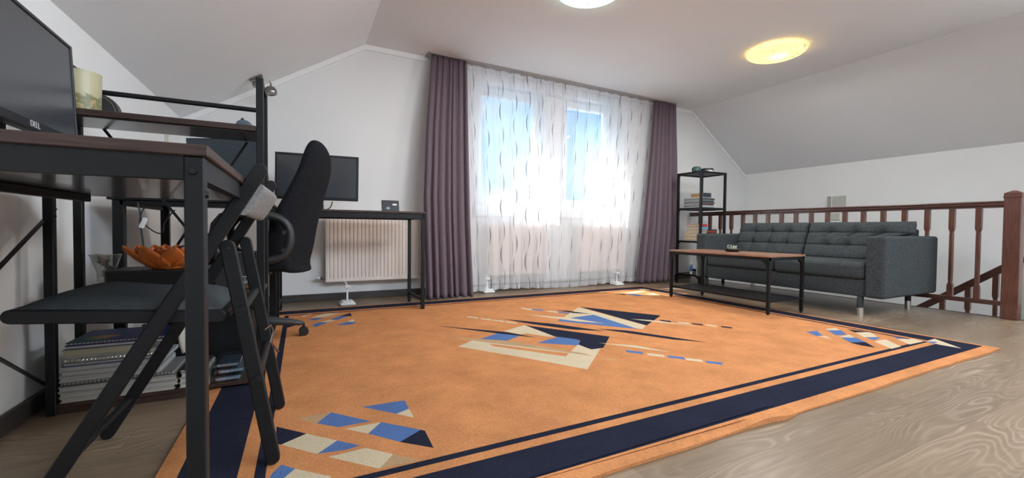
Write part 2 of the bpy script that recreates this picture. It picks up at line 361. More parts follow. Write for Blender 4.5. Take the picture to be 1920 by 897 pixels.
# floor (L-shaped around the stairwell)
m = MB(); m.prism([(WL - .1, BY - .1, 0), (KX + .1, BY - .1, 0), (KX + .1, 1.0, 0), (EX, 1.0, 0), (EX, WF + .1, 0), (WL - .1, WF + .1, 0)], (0, 0, -.16)); struct(m.build('floor', M_floor, smooth=False, origin=(0, 0, 0)))
m = MB(); m.box((EX - .1, .9, -2.75), (KX + .1, WF + .1, -2.6)); struct(m.build('floor_lower', M_floor, smooth=False, origin=(0, 0, 0)))
m = MB(); m.box((EX - .1, .9, -2.7), (EX, WF + .1, -.161)); struct(m.build('wall_stairwell_left', M_wall, smooth=False))
m = MB(); m.box((EX, .9, -2.7), (KX, 1.0, -.161)); struct(m.build('wall_stairwell_back', M_wall, smooth=False))
m = MB(); m.box((EX - .005, 1.0, -.03), (EX + .012, WF, .004), .003); struct(m.build('trim_1', M_base))
m = MB(); m.box((WL - TH, BY - .1, -.1), (WL, WF + .4, LZ + .05)); struct(m.build('wall_left', M_wall, smooth=False))
m = MB(); m.box((KX, BY - .1, -2.6), (KX + TH, WF + .4, KZ + .05)); struct(m.build('wall_right', M_wall, smooth=False))
# far wall with the window opening
WX0, WX1, WZ0, WZ1 = 1.62, 3.60, .815, 2.19
m = MB()
def gable_z(x):
    if x < RX: return LZ + (RZ - LZ) * (x - WL) / (RX - WL)
    if x < CX: return RZ + (CZ - RZ) * (x - RX) / (CX - RX)
    return CZ + (KZ - CZ) * (x - CX) / (KX - CX)
D_ = (0, .45, 0)
m.prism([(WL - .1, WF, -2.6), (WX0, WF, -2.6), (WX0, WF, gable_z(WX0) + .04), (RX, WF, RZ + .04), (WL - .1, WF, gable_z(WL) - .02)], D_)
m.prism([(WX1, WF, -2.6), (KX + .1, WF, -2.6), (KX + .1, WF, KZ - .02), (CX, WF, CZ + .04), (WX1, WF, gable_z(WX1) + .04)], D_)
m.prism([(WX0, WF, -2.6), (WX1, WF, -2.6), (WX1, WF, WZ0), (WX0, WF, WZ0)], D_)
m.prism([(WX0, WF, WZ1), (WX1, WF, WZ1), (WX1, WF, gable_z(WX1) + .04), (WX0, WF, gable_z(WX0) + .04)], D_)
struct(m.build('wall_far', M_wall, smooth=False))
m = MB(); m.box((WL, BY - TH, -.1), (KX, BY, 2.4)); struct(m.build('wall_back', M_wall, smooth=False))
# ceiling: left slope, flat part, right slope
m = MB(); y0, y1 = BY - .1, WF + .45
for (xa, za), (xb, zb) in (((WL - .14, LZ - .087), (RX, RZ)), ((RX, RZ), (CX, CZ)), ((CX, CZ), (KX + .12, KZ - .082))):
    m.prism([(xa, y0, za), (xb, y0, zb), (xb, y0, zb + .12), (xa, y0, za + .12)], (0, y1 - y0, 0))
struct(m.build('ceiling', M_ceil, smooth=False))
# shallow band under the ceiling on the far wall
m = MB(); bz = .048; dy = -.014
for xa, xb in ((WL, RX), (RX, CX), (CX, KX)):
    za, zb = gable_z(xa), gable_z(xb)
    m.prism([(xa, WF + .01, za - bz), (xb, WF + .01, zb - bz), (xb, WF + .01, zb + .005), (xa, WF + .01, za + .005)], (0, dy - .01, 0))
struct(m.build('trim_2', M_trimw, smooth=False))
# baseboards
m = MB(); m.box((WL, BY, 0), (WL + .016, WF, .062), .003); struct(m.build('baseboard_left', M_base))
m = MB(); m.box((WL, WF - .016, 0), (EX - .02, WF, .062), .003); struct(m.build('baseboard_far', M_base))
m = MB(); m.box((5.30, 1.17, -.9), (5.36, 1.222, .55), .004).box((5.285, 1.155, .55), (5.375, 1.237, .575), .006).box((5.295, 1.165, .575), (5.365, 1.227, .60), .006)
struct(m.build('trim_3', mat('grey_painted_post', (.42, .42, .37), .6)))

# windows: frame, sash, glass, sill
def window(n, x0, x1, z0, z1, gx0, gx1, gz0, gz1):
    y = 4.20
    f = MB()
    def ring(a0, a1, b0, b1, c0, c1, d0, d1, ya, yb, bev=.004):
        f.box((a0, ya, b0), (c0, yb, b1), bev).box((c1, ya, b0), (a1, yb, b1), bev).box((c0, ya, d1), (c1, yb, b1), bev).box((c0, ya, b0), (c1, yb, d0), bev)
    mx0, mx1, mz0, mz1 = (x0 + gx0) / 2, (x1 + gx1) / 2, (z0 + gz0) / 2, (z1 + gz1) / 2
    ring(x0, x1, z0, z1, mx0, mx1, mz0, mz1, y, y + .07)
    ring(mx0, mx1, mz0, mz1, gx0, gx1, gz0, gz1, y - .015, y + .055, .006)
    o = struct(f.build('window_%d' % n, M_trimw, smooth=True))
    g = MB(); g.box((gx0 - .005, y + .022, gz0 - .005), (gx1 + .005, y + .028, gz1 + .005)); g.build('pane', M_pane, o)
    h = MB(); hx = gx1 + .03; h.box((hx - .012, y - .022, 1.42), (hx + .012, y - .014, 1.50), .002).box((hx - .009, y - .05, 1.455), (hx + .009, y - .035, 1.56), .004).cyl((hx, y - .04, 1.465), (hx, y - .015, 1.465), .008)
    h.build('handle', M_whitep, o)
window(1, 1.64, 2.47, .86, 2.17, 1.715, 2.35, .985, 2.075)
window(2, 2.68, 3.58, .86, 2.17, 2.80, 3.37, 1.0, 2.095)
m = MB(); m.box((2.47, 4.14, .86), (2.68, 4.28, 2.17), .004); struct(m.build('trim_4', M_trimw))
m = MB(); m.box((WX0 - .02, 4.078, .80), (WX1 + .02, 4.27, .86), .006).box((WX0 - .02, 4.072, .785), (WX1 + .02, 4.09, .815), .004); struct(m.build('trim_5', M_trimw))

# unseen frames added around the fill lights in the right slope and flat ceiling
def fill_light_frame(n, c, nrm, along, wd, hh):
    c, nrm, al = Vector(c), Vector(nrm).normalized(), Vector(along).normalized(); up = nrm.cross(al)
    m = MB()
    for s_ in (-1, 1):
        m.bar(c + up * s_ * (hh / 2 + .03) - al * (wd / 2 + .06), c + up * s_ * (hh / 2 + .03) + al * (wd / 2 + .06), .06, .03, up=nrm)
        m.bar(c + al * s_ * (wd / 2 + .03) - up * (hh / 2), c + al * s_ * (wd / 2 + .03) + up * (hh / 2), .06, .03, up=nrm)
    struct(m.build('window_%d' % n, M_trimw))  # numbered after the real windows, but made up to surround a fill light
sl = Vector((KX - CX, 0, KZ - CZ)).normalized(); sn_ = Vector((sl.z, 0, -sl.x))
fill_light_frame(3, Vector((5.30, -.55, gable_z(5.30))) + sn_ * .02, sn_, (0, 1, 0), 1.4, 1.1)
fill_light_frame(4, (1.85, -.3, gable_z(1.85) - .016), (0, 0, -1), (1, 0, 0), 2.4, 1.2)

# ================================================================== RUG
def poly(pts, x0, y0, s, z=.012): return [at(x0 + a / s, y0 + b / s, Z=z) for a, b in pts]
RX0, RX1, RY0, RY1 = -.336, 3.485, .870, 3.64
b1, b2, b3, b4 = .052, .188, .226, .252
regions = []       # (polygon in XY, material index); later ones lie on top
def rect(o_): return [Vector((RX0 + o_, RY0 + o_, 0)), Vector((RX1 - o_, RY0 + o_, 0)), Vector((RX1 - o_, RY1 - o_, 0)), Vector((RX0 + o_, RY1 - o_, 0))]
for off, mi in ((0, 0), (b1, 1), (b2, 0), (b3, 1), (b4, 0)): regions.append((rect(off), mi))
def mot(lst, x0, y0, s):
    for mi, pts in lst: regions.append((poly(pts, x0, y0, s), mi))
# corner motif nearest the camera
mot([(3, [(933, 527), (1120, 498), (1140, 535), (1085, 558)]), (2, [(1140, 535), (1162, 574), (1085, 558)]),
     (4, [(645, 578), (797, 551), (735, 600)]), (3, [(797, 551), (972, 590), (830, 617), (735, 600)]),
     (2, [(858, 624), (1018, 594), (960, 645)]), (3, [(1018, 594), (1192, 628), (1100, 682), (960, 645)]), (1, [(1192, 628), (1210, 632), (1248, 708), (1100, 682)]),
     (1, [(558, 614), (690, 645), (578, 694), (556, 690)]), (2, [(690, 645), (825, 675), (737, 735), (578, 694)]), (3, [(825, 675), (925, 697), (870, 715), (737, 735)]),
     (2, [(785, 748), (950, 708), (1070, 735), (1010, 800)]), (4, [(1070, 735), (1190, 762), (1010, 800)]),
     (3, [(540, 820), (580, 782), (640, 800), (580, 850), (500, 880)]), (2, [(640, 800), (800, 835), (760, 880), (560, 880), (580, 850)])], 280, 540, 2.3415)
# far left corner motif
mot([(2, [(380, 690), (470, 672), (400, 700)]), (2, [(465, 705), (580, 668), (705, 665), (590, 697)]),
     (3, [(440, 722), (500, 706), (575, 706), (500, 728)]), (1, [(700, 690), (795, 664), (806, 692), (760, 690)]), (3, [(620, 720), (700, 690), (775, 690), (690, 722)]),
     (2, [(545, 740), (620, 722), (672, 728), (600, 742)]), (3, [(470, 765), (540, 742), (610, 742), (500, 785)]), (1, [(255, 760), (390, 752), (262, 790)]),
     (2, [(765, 738), (820, 715), (832, 738)]), (3, [(670, 770), (765, 738), (836, 740), (838, 748), (780, 765)])], 480, 440, 4.486)
# near right corner motif
mot([(3, [(140, 152), (240, 145), (285, 188), (235, 190)]), (2, [(235, 188), (315, 190), (362, 215)]),
     (2, [(310, 130), (395, 118), (435, 142), (345, 142)]), (3, [(325, 140), (440, 140), (492, 178), (400, 184)]),
     (2, [(435, 195), (515, 176), (560, 206), (440, 200)]), (3, [(440, 200), (580, 205), (645, 240), (520, 245)]), (1, [(515, 245), (650, 240), (738, 290), (620, 272)]),
     (1, [(495, 130), (680, 156), (560, 158)]), (2, [(565, 160), (690, 156), (755, 196), (640, 200)]), (3, [(640, 200), (765, 200), (778, 208), (730, 226)]),
     (2, [(730, 236), (825, 218), (958, 280), (875, 300)]), (3, [(885, 195), (975, 208), (930, 216)]), (2, [(925, 216), (1060, 214), (1150, 236), (1030, 262)]),
     (2, [(1170, 234), (1245, 212), (1340, 248), (1470, 294), (1290, 265)]), (3, [(1165, 234), (1270, 240), (1230, 256)])], 1480, 590, 4.571)
# far right corner motif
mot([(2, [(735, 185), (850, 180), (960, 195), (860, 205)]), (2, [(560, 240), (800, 208), (905, 215), (700, 250)]), (1, [(430, 248), (600, 262), (560, 274)]),
     (3, [(590, 258), (700, 255), (870, 275), (760, 290)]), (2, [(870, 255), (1000, 250), (1090, 270), (960, 276)]), (1, [(1080, 262), (1200, 285), (1120, 280)])], 1100, 520, 8)
# centre: two frames, long splinters, dashed lines
cm = [(2, [(188, 292), (275, 255), (430, 270), (950, 335), (905, 280), (1045, 300), (965, 430), (570, 357)]),
      (0, [(375, 275), (870, 335), (835, 352), (400, 290)]),
      (2, [(462, 200), (585, 163), (770, 232), (720, 232), (600, 212), (560, 218)]),
      (1, [(590, 163), (1098, 232), (1060, 300), (985, 310), (905, 278), (920, 255), (770, 232)]),
      (3, [(305, 252), (425, 212), (560, 228), (445, 270)]), (3, [(660, 270), (790, 234), (900, 248), (922, 262), (905, 286)]),
      (2, [(835, 352), (905, 282), (990, 310), (965, 430), (860, 375)]),
      (2, [(820, 118), (912, 55), (1315, 165), (1295, 187)]), (1, [(915, 52), (1405, 105), (1320, 165)]), (3, [(795, 125), (870, 118), (1000, 100), (1270, 187), (1000, 160), (790, 140)]),
      (0, [(765, 70), (990, 95), (850, 82)]),
      (1, [(765, 72), (850, 76), (990, 97), (880, 90)]), (1, [(45, 165), (480, 205), (670, 240), (420, 212)]), (1, [(450, 125), (760, 155), (1080, 200), (880, 190), (640, 158)]),
      (1, [(1010, 183), (1200, 195), (1690, 268), (1480, 250)]),
      (2, [(590, 98), (850, 118), (1070, 153), (900, 140)]), (2, [(1225, 126), (1340, 132), (1640, 170), (1380, 145)]),
      (4, [(105, 232), (500, 258), (950, 335), (1000, 350), (560, 290), (380, 270)]), (2, [(1030, 270), (1250, 285), (1480, 328), (1200, 292)]),
      (4, [(1010, 355), (1180, 378), (1100, 375)])]
for xs, ys, cols in ((( (562, 62), (625, 68), (715, 78), (780, 84)), 0, (2, 3, 2, 3)), (((238, 113), (318, 124), (390, 133), (465, 143)), 0, (2, 2, 2, 2)),
                     (((1393, 134), (1503, 146), (1585, 154), (1668, 162), (1760, 172)), 0, (1, 2, 1, 2, 1)), (((1190, 320), (1318, 338), (1440, 352), (1548, 367), (1668, 384)), 1, (3, 2, 3, 2, 3))):
    for (a, b_), c in zip(xs, cols):
        wd, hh, sk = (112, 14, 8) if ys else (78, 8, 4)
        cm.append((c, [(a, b_ - hh / 2), (a + wd - 10, b_ + sk - hh / 2 + 3), (a + wd, b_ + sk + hh / 2 + 4), (a + 12, b_ + hh / 2)]))
mot(cm, 800, 560, 3.2)
def inside(p, pg):
    c = False; n = len(pg); j = n - 1
    for i in range(n):
        a, b_ = pg[i], pg[j]
        if (a.y > p[1]) != (b_.y > p[1]) and p[0] < (b_.x - a.x) * (p[1] - a.y) / (b_.y - a.y) + a.x: c = not c
        j = i
    return c
cv, ce = [], []
for pg, mi in regions:
    k = len(cv); cv += [Vector((p.x, p.y)) for p in pg]; ce += [(k + i, k + (i + 1) % len(pg)) for i in range(len(pg))]
step = .035
nx_, ny_ = int((RX1 - RX0) / step), int((RY1 - RY0) / step)
for i in range(nx_ + 1):
    for j in range(ny_ + 1):
        if 0 < i < nx_ and 0 < j < ny_ and j > 14 and (i + j) % 3: continue
        cv.append(Vector((RX0 + (RX1 - RX0) * i / nx_, RY0 + (RY1 - RY0) * j / ny_)))
vv, ee, ff, *_r = delaunay_2d_cdt(cv, ce, [], 0, 1e-5)
def rug_wave(x, y):
    e = max(0, 1 - (y - RY0) / .22)
    z = e * e * (.011 * math.exp(-((x - 1.42) / .10) ** 2) - .005 * math.exp(-((x - 1.62) / .12) ** 2) + .0015 * sin(x * 9))
    return max(z, -.003)
bmr = bmesh.new()
tops = []
for v in vv:
    x, y = v; d = min(x - RX0, RX1 - x, y - RY0, RY1 - y)
    z = .015 + rug_wave(x, y) - .005 * math.exp(-(max(d, 0) / .006) ** 2)
    wob = max(0, 1 - (y - RY0) / .3) * (.003 * sin(x * 5.3) + .0012 * sin(x * 17) - .014 * math.exp(-((x - 1.5) / .07) ** 2))
    tops.append(bmr.verts.new((x, y + wob, z)))
fm = {}
for f in ff:
    if len(f) < 3: continue
    cx_ = sum(vv[i][0] for i in f) / len(f); cy_ = sum(vv[i][1] for i in f) / len(f)
    if not (RX0 < cx_ < RX1 and RY0 < cy_ < RY1): continue
    mi = 0
    for pg, k in regions:
        if inside((cx_, cy_), pg): mi = k
    fc = bmr.faces.new([tops[i] for i in f]); fc.material_index = mi
bnd = [e for e in bmr.edges if len(e.link_faces) == 1]
ext = bmesh.ops.extrude_edge_only(bmr, edges=bnd)
for v in [g for g in ext['geom'] if isinstance(g, bmesh.types.BMVert)]: v.co.z = .001
for g in ext['geom']:
    if isinstance(g, bmesh.types.BMFace): g.material_index = 0
bmesh.ops.delete(bmr, geom=[v for v in bmr.verts if not v.link_faces], context='VERTS')
mb = MB(); mb.bm.free(); mb.bm = bmr
tag(mb.build('rug', RUGM, smooth=True, angle=50), 'large orange rug with navy border and blue, cream and navy splinter shapes', 'rug')

# ================================================================== CEILING LAMPS AND SPOT
def ceiling_lamp(x, y, r, col, glow, power, label, lightcol, spotoff):
    zc = gable_z(x)
    t = thing('ceiling_lamp', label, 'lamp', (x, y, zc), 'glass dish lamps on the flat ceiling')
    m = MB(); m.lathe([(0, 0), (.10, 0), (.10, -.025), (.085, -.03), (0, -.03)], (x, y, zc)); m.build('base', M_whitep, t)
    m = MB(); m.cyl((x, y, zc - .028), (x, y, zc - .075), .006); m.cyl((x, y, zc - .072), (x, y, zc - .09), .011, .007); m.build('stem', M_chrome, t)
    pr = [(r, -.028), (r * .93, -.040), (r * .8, -.052), (r * .6, -.063), (r * .35, -.071), (.006, -.075)]
    pr2 = [(a, b + .004) for a, b in pr[::-1]]
    m = MB(); m.lathe(pr + pr2 + [pr[0]], (x, y, zc), n=48)
    m.build('glass_dish', m_lampglass('lamp_glass_' + label.split()[0], col, glow, spotpos=(spotoff[0], spotoff[1], -.06)), t)
    for sx in (-1, 1):
        m = MB(); m.sph((x + sx * .07, y, zc - .045), .014, n=10)
        m.build('bulb', mat('bulb_' + label.split()[0], (1, 1, 1), .3, emis=(lightcol, 20)), t)
    l = light('lamp_light', 'AREA', (0, 0, 0), (0, 0, -1), energy=power, shape='DISK', size=.42, color=(1, .97, .93)); l.parent = t; l.location = (0, 0, -.085)
    l = light('lamp_glow', 'POINT', (0, 0, 0), energy=power * .22, shadow_soft_size=.03, color=lightcol); l.parent = t; l.location = (0, 0, -.034)
ceiling_lamp(3.87, 2.395, .235, (1, .82, .34), .80, 17, 'yellow glowing glass dish lamp on ceiling at right', (1, .70, .36), (-.02, -.03))
ceiling_lamp(1.77, 2.38, .235, (.62, .96, .80), .85, 17, 'greenish-white glass dish lamp cut off by top of picture', (.9, 1, .93), (-.04, .05))

t = thing('spotlight', 'small spotlight pair with dark chrome globes on the left ceiling slope', 'lamp', (-.27, 3.85, 1.80))
pb = at(479, 157, Y=3.85)
m = MB(); m.box((-.36, 3.80, gable_z(-.31) - .022), (-.26, 3.86, gable_z(-.31) - .004), .004, rot=Matrix.Rotation(R(-31), 3, 'Y')); m.build('mounting_plate', M_darkchrome, t)
for px, py, rr in ((507, 172, .044), (480, 159, .030)):
    c = at(px + 1, py, Y=3.82)
    m = MB(); q = Vector((.15, -.15, -.95)).to_track_quat('Z', 'Y')
    pr = [(0, -rr)] + [(rr * sin(a * pi / 20), -rr * cos(a * pi / 20)) for a in range(1, 14)] + [(rr * .80, rr * .45), (rr * .6, rr * .3), (0, rr * .25)]
    m.lathe(pr, c, n=24, axis=q); g = m.build('globe_shade', M_darkchrome, t)
    m = MB(); m.cyl(c + Vector((0, 0, rr * .9)), c + Vector((0, 0, rr * 1.5)), .006); m.cyl(c + Vector((0, 0, rr * 1.3)), c + Vector((-.01, 0, rr * 1.9)), .003); m.build('stem', M_darkchrome, t)

# ================================================================== CURTAINS
def lerp(a, b, t_): return a + (b - a) * t_
def pl(tab, v):
    for (v0, x0), (v1, x1) in zip(tab, tab[1:]):
        if v <= v1: return lerp(x0, x1, (v - v0) / (v1 - v0))
    return tab[-1][1]
def drape(name, label, zt, ytop, ybot, ledge, redge, nf, seed):
    rnd = random.Random(seed); ph = [rnd.uniform(0, 6.3) for _ in range(6)]
    def Y(v): return lerp(ytop, ybot, (1 - v) ** .8)
    def f(u, v):
        y = Y(v)
        def X(tab):
            p = pl(tab, 1 - v); d = cr * ((p - 960) / FPX) + cf; return d.x / d.y * y * 1.0
        xl, xr = X(ledge), X(redge)
        z = .012 + v * (zt(lerp(xl, xr, u)) - .012)
        uu = u + .012 * sin(2 * pi * u * 3 + ph[0])
        k = 2 * pi * nf * uu
        amp = lerp(.055, .016, v ** .7)
        fold = sin(k + .5 * sin(2 * pi * u * 2 + ph[1]) + .6 * (1 - v) * sin(3 * u + ph[2])) + .35 * sin(2.0 * k * .53 + ph[3] + v)
        fine = .006 * sin(k * 2.7 + ph[4]) * (v ** 6)
        x = xl + (xr - xl) * (u + .010 * sin(k * 1.0 + 1.2))
        return Vector((x, y + amp * fold * .7 + fine, z + .004 * sin(k) * (1 - v)))
    m = MB(); m.grid(f, 200, 60)
    return tag(m.build(name, M_purple, smooth=True, solid=.004, angle=180), label, 'curtain', 'heavy purple curtains beside the window')
drape('curtain', 'dark purple curtain hanging left of the window, beside the far desk', lambda x: gable_z(x) - .014, 3.985, 3.74, [(0, 807), (.3, 797), (.6, 792), (1, 797)], [(0, 872), (.4, 876), (.7, 880), (1, 887)], 7, 1)
drape('curtain', 'dark purple curtain hanging right of the window, beside the open shelf', lambda x: gable_z(x) - .014, 3.985, 3.86, [(0, 1223), (.3, 1217), (.65, 1208), (1, 1196)], [(0, 1262), (.3, 1266), (.7, 1269), (1, 1264)], 6, 2)
# sheer
def sheer():
    rnd = random.Random(5); ph = [rnd.uniform(0, 6.3) for _ in range(8)]
    def Xat(p, y): d = cr * ((p - 960) / FPX) + cf; return d.x / d.y * y
    def f(u, v):
        y = lerp(3.955, 4.035, v)
        xl = Xat(lerp(886, 869, v), y); xr = Xat(lerp(1199, 1226, v), y)
        z = .014 + v * (gable_z(lerp(xl, xr, u)) - .013 - .014)
        k = 2 * pi * 17 * (u + .010 * sin(7 * u + ph[0]) + .006 * sin(19 * u + ph[1]))
        amp = lerp(.026, .010, v ** .5) * (1 + .4 * sin(11 * u + ph[2]))
        g = .006 * sin(2 * pi * 70 * u + ph[3]) * max(0, (v - .93) / .07)
        x = lerp(xl, xr, u) + .012 * sin(k + 1.3) * (1 - .6 * v)
        return Vector((x, y + amp * (sin(k) + .3 * sin(2.3 * k + ph[4])) + g, z + .012 * (1 - v) ** 8 * sin(9 * u)))
    m = MB(); m.grid(f, 420, 40, uv=lambda a, b: (a * 3.9, b * 2.3))
    return m.build('sheer_curtain', M_sheer, smooth=True, angle=180)
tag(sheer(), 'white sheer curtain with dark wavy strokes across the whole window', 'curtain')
m = MB()
m.prism([(1.075, 3.955, gable_z(1.075) - .011), (4.34, 3.955, gable_z(4.34) - .011), (4.34, 3.955, gable_z(4.34) - .001), (1.075, 3.955, gable_z(1.075) - .001)], (0, .115, 0))
o = m.build('curtain_rail', mat('grey_rail', (.35, .33, .32), .5)); tag(o, 'thin grey curtain rail fixed along the ceiling above the window', 'curtain rail')

# ================================================================== RADIATORS
def radiator(x0, x1, z0, z1, yf, nflute, label, feet, wallvalve=None):
    t = thing('radiator', label, 'radiator', ((x0 + x1) / 2, yf + .04, 0), 'white panel radiators on the far wall')
    yb = yf + .075
    m = MB(); n = nflute * 8
    zA, zB = z0 + .045, z1 - .03
    def f(u, v):
        x = lerp(x0 + .012, x1 - .012, u); c = (u * nflute) % 1
        g = .011 * max(0, 1 - abs((c - .5) / .2) ** 2) if abs(c - .5) < .2 else 0
        z = [z0 + .012, z0 + .03, zA, zB, z1 - .02, z1 - .006][min(5, int(round(v * 5)))]
        if v < .3 or v > .7: g *= 1 if .35 < v < .65 else 0
        return Vector((x, yf + g, z))
    m.grid(f, n, 5); m.box((x0, yf + .004, z0), (x0 + .014, yf + .028, z1), .003).box((x1 - .014, yf + .004, z0), (x1, yf + .028, z1), .003).box((x0, yf + .002, z0), (x1, yf + .028, z0 + .014), .003).box((x0, yf + .002, z1 - .012), (x1, yf + .028, z1), .003)
    m.build('front_panel', M_rad, t)
    m = MB(); m.box((x0 + .01, yb - .02, z0 + .005), (x1 - .01, yb, z1 - .01), .003)
    for k in range(int((x1 - x0) / .05)): m.box((x0 + .03 + k * .05, yf + .027, z0 + .03), (x0 + .032 + k * .05, yb - .02, z1 - .03))
    m.build('back_panel', M_rad, t)
    m = MB(); m.box((x0, yf + .02, z1 - .004), (x1, yb, z1 + .004), .002); m.build('top_grille', M_rad, t)
    m = MB(); m.cyl((x0 + .03, yf + .04, z0 + .035), (x0 - .025, yf + .04, z0 + .035), .011).cyl((x0 - .02, yf + .04, z0 + .035), (x0 - .04, yf + .04, z0 + .035), .014, .012); v = m.build('valve', M_darkchrome, t)
    m = MB(); m.cyl((x0 - .04, yf + .04, z0 + .035), (x0 - .06, yf + .04, z0 + .035), .012, .010).sph((x0 - .06, yf + .04, z0 + .035), .011, n=12); m.build('cap', M_whitep, v)
    for fx, fy in feet:
        m = MB(); m.box((fx - .06, fy, .0), (fx + .06, fy + .13, .022), .008).box((fx - .045, fy + .015, .02), (fx + .045, fy + .115, .036), .006)
        m.bar((fx, fy + .07, .03), (fx, fy + .07, z0 - .02), .014, .014).box((fx - .022, fy + .045, z0 - .03), (fx + .022, fy + .095, z0 - .008), .003).bar((fx, fy + .07, z0 - .02), (fx, yf + .04, z0), .012, .012)
        m.build('foot', M_whitep, t)
radiator(.185, 1.10, .172, .745, 3.985, 27, 'white panel radiator with vertical flutes on the wall behind the far desk', [(.345, 3.73)])
radiator(1.72, 2.42, .16, .70, 4.012, 20, 'white panel radiator behind the sheer curtain under the left window', [(1.705, 3.90)])
radiator(2.85, 3.55, .16, .70, 4.012, 20, 'white panel radiator behind the sheer curtain under the right window', [(3.35, 3.84)])

# ================================================================== DESKS
def bolt(m, p, n, r=.006): p = Vector(p); n = Vector(n); m.cyl(p, p + n * .004, r, r * .8, n=12)
# ---- near desk with a shelf hutch at its far end
DX0, DX1, DY0, DY1 = -.775, -.135, .800, 2.195
HY = 1.972           # front posts of the hutch
t = thing('desk_with_shelves', 'black metal desk with dark wood top and shelf hutch nearest the camera', 'desk', (-.455, 1.4, 0))
m = MB(); m.box((DX0 - .01, DY0 - .004, .758), (DX1 + .006, 1.935, .776), .002); m.build('desktop', M_dtop, t)
m = MB(); m.box((DX0 + .02, DY0 + .025, .750), (DX1 - .022, 1.932, .7575), .001); m.build('desktop_underside', M_under, t)
m = MB(); m.box((DX0 + .026, DY0 + .001, .722), (DX1 - .026, DY0 + .022, .758), 0); m.build('front_rail', M_black, t)
m = MB(); m.box((DX1 - .022, DY0 + .026, .722), (DX1 - .001, HY - .013, .758), 0); m.build('side_rail', M_black, t)
m = MB(); m.box((-.645, DY0 + .02, .728), (-.622, 1.87, .750), .002); m.build('centre_rail', M_black, t)
lw = .026
for (x, y, z1_) in ((DX1 - lw, DY0, .758), (DX0, DY0, .758), (DX0, 1.10, .758)):
    m = MB(); m.box((x, y, 0), (x + lw, y + lw, z1_), .002)
    if y < 1: bolt(m, (x + .012, y, .735), (0, -1, 0), .006); bolt(m, (x + lw, y + .013, .700), (1, 0, 0), .006)
    m.build('leg', M_black, t)
for x in (DX0, DX1 - lw):
    for y in (HY - lw / 2, DY1 - lw):
        m = MB(); m.box((x, y, 0 if x < -.5 else .016), (x + lw, y + lw, 1.245), .002)
        if x < -.5 and y < 2.1: bolt(m, (x + lw, y + .013, .68), (1, 0, 0), .005)
        m.build('hutch_post', M_black, t)
    m = MB(); m.box((x + .002, HY, 1.225), (x + lw - .002, DY1 - .01, 1.243), .002); m.build('top_side_rail', M_black, t)
m = MB(); m.bar((DX0 + .01, DY1 - .015, 1.165), (DX1 - .01, DY1 - .015, 1.165), .018, .018, bev=.004); m.build('top_rod', M_black, t)
m = MB(); m.box((DX0 + .002, HY - .012, 1.030), (DX1 - .027, DY1, 1.052), .002); m.build('upper_shelf', M_dtop, t)
m = MB(); m.box((DX0 + .02, HY + .004, 1.026), (DX1 - .03, DY1 - .01, 1.0298)); m.build('upper_shelf_underside', M_under, t)
m = MB(); m.box((DX0 + .002, HY - .005, .385), (DX1 - .003, DY1, .400), .002); m.build('middle_shelf', M_dtop, t)
m = MB(); m.box((DX0 + .002, HY - .005, .022), (DX1 - .003, DY1, .037), .002).box((DX0 + .02, HY - .002, .0), (-.36, HY + .015, .022), .002); m.build('bottom_shelf', M_dtop, t)
yb = DY1 + .006
m = MB(); m.bar(at(193, 240, Y=yb), at(352, 431, Y=yb) + (at(352, 431, Y=yb) - at(193, 240, Y=yb)) * .9, .010, .004, up=(0, 1, 0)); m.build('cross_brace', M_black, t)
m = MB(); m.bar(at(463.5, 267, Y=yb + .008), at(352, 431, Y=yb + .008) + (at(352, 431, Y=yb + .008) - at(463.5, 267, Y=yb + .008)) * .9, .010, .004, up=(0, 1, 0)); m.build('cross_brace', M_black, t)
xb = DX0 + .002
m = MB(); m.bar(at(103, 392, X=xb), at(103, 392, X=xb) + (at(0, 500, X=xb) - at(103, 392, X=xb)) * 2.7, .004, .012, up=(1, 0, 0)); m.build('side_brace', M_black, t)
m = MB(); m.bar(at(95, 727, X=xb - .006), at(95, 727, X=xb - .006) + (at(0, 674, X=xb - .006) - at(95, 727, X=xb - .006)) * 2.9, .004, .012, up=(1, 0, 0)); m.build('side_brace', M_black, t)

# ---- second desk along the left wall
t = thing('side_desk', 'dark desk along the left wall behind the shelf hutch', 'desk', (-.44, 3.0, 0))
m = MB(); m.box((-.76, 2.43, .765), (-.14, 3.20, .783), .002); m.build('desktop', M_black, t)
for x in (-.745, -.19):
    for y in (2.44, 3.15):
        m = MB(); m.box((x, y, 0), (x + .04, y + .035, .765), .002); m.build('leg', M_black, t)
m = MB(); m.box((-.745, 2.45, .742), (-.725, 3.18, .765), .002).box((-.17, 2.45, .742), (-.15, 3.18, .765), .002).box((-.72, 2.44, .742), (-.15, 2.46, .765), .002); m.build('frame', M_black, t)

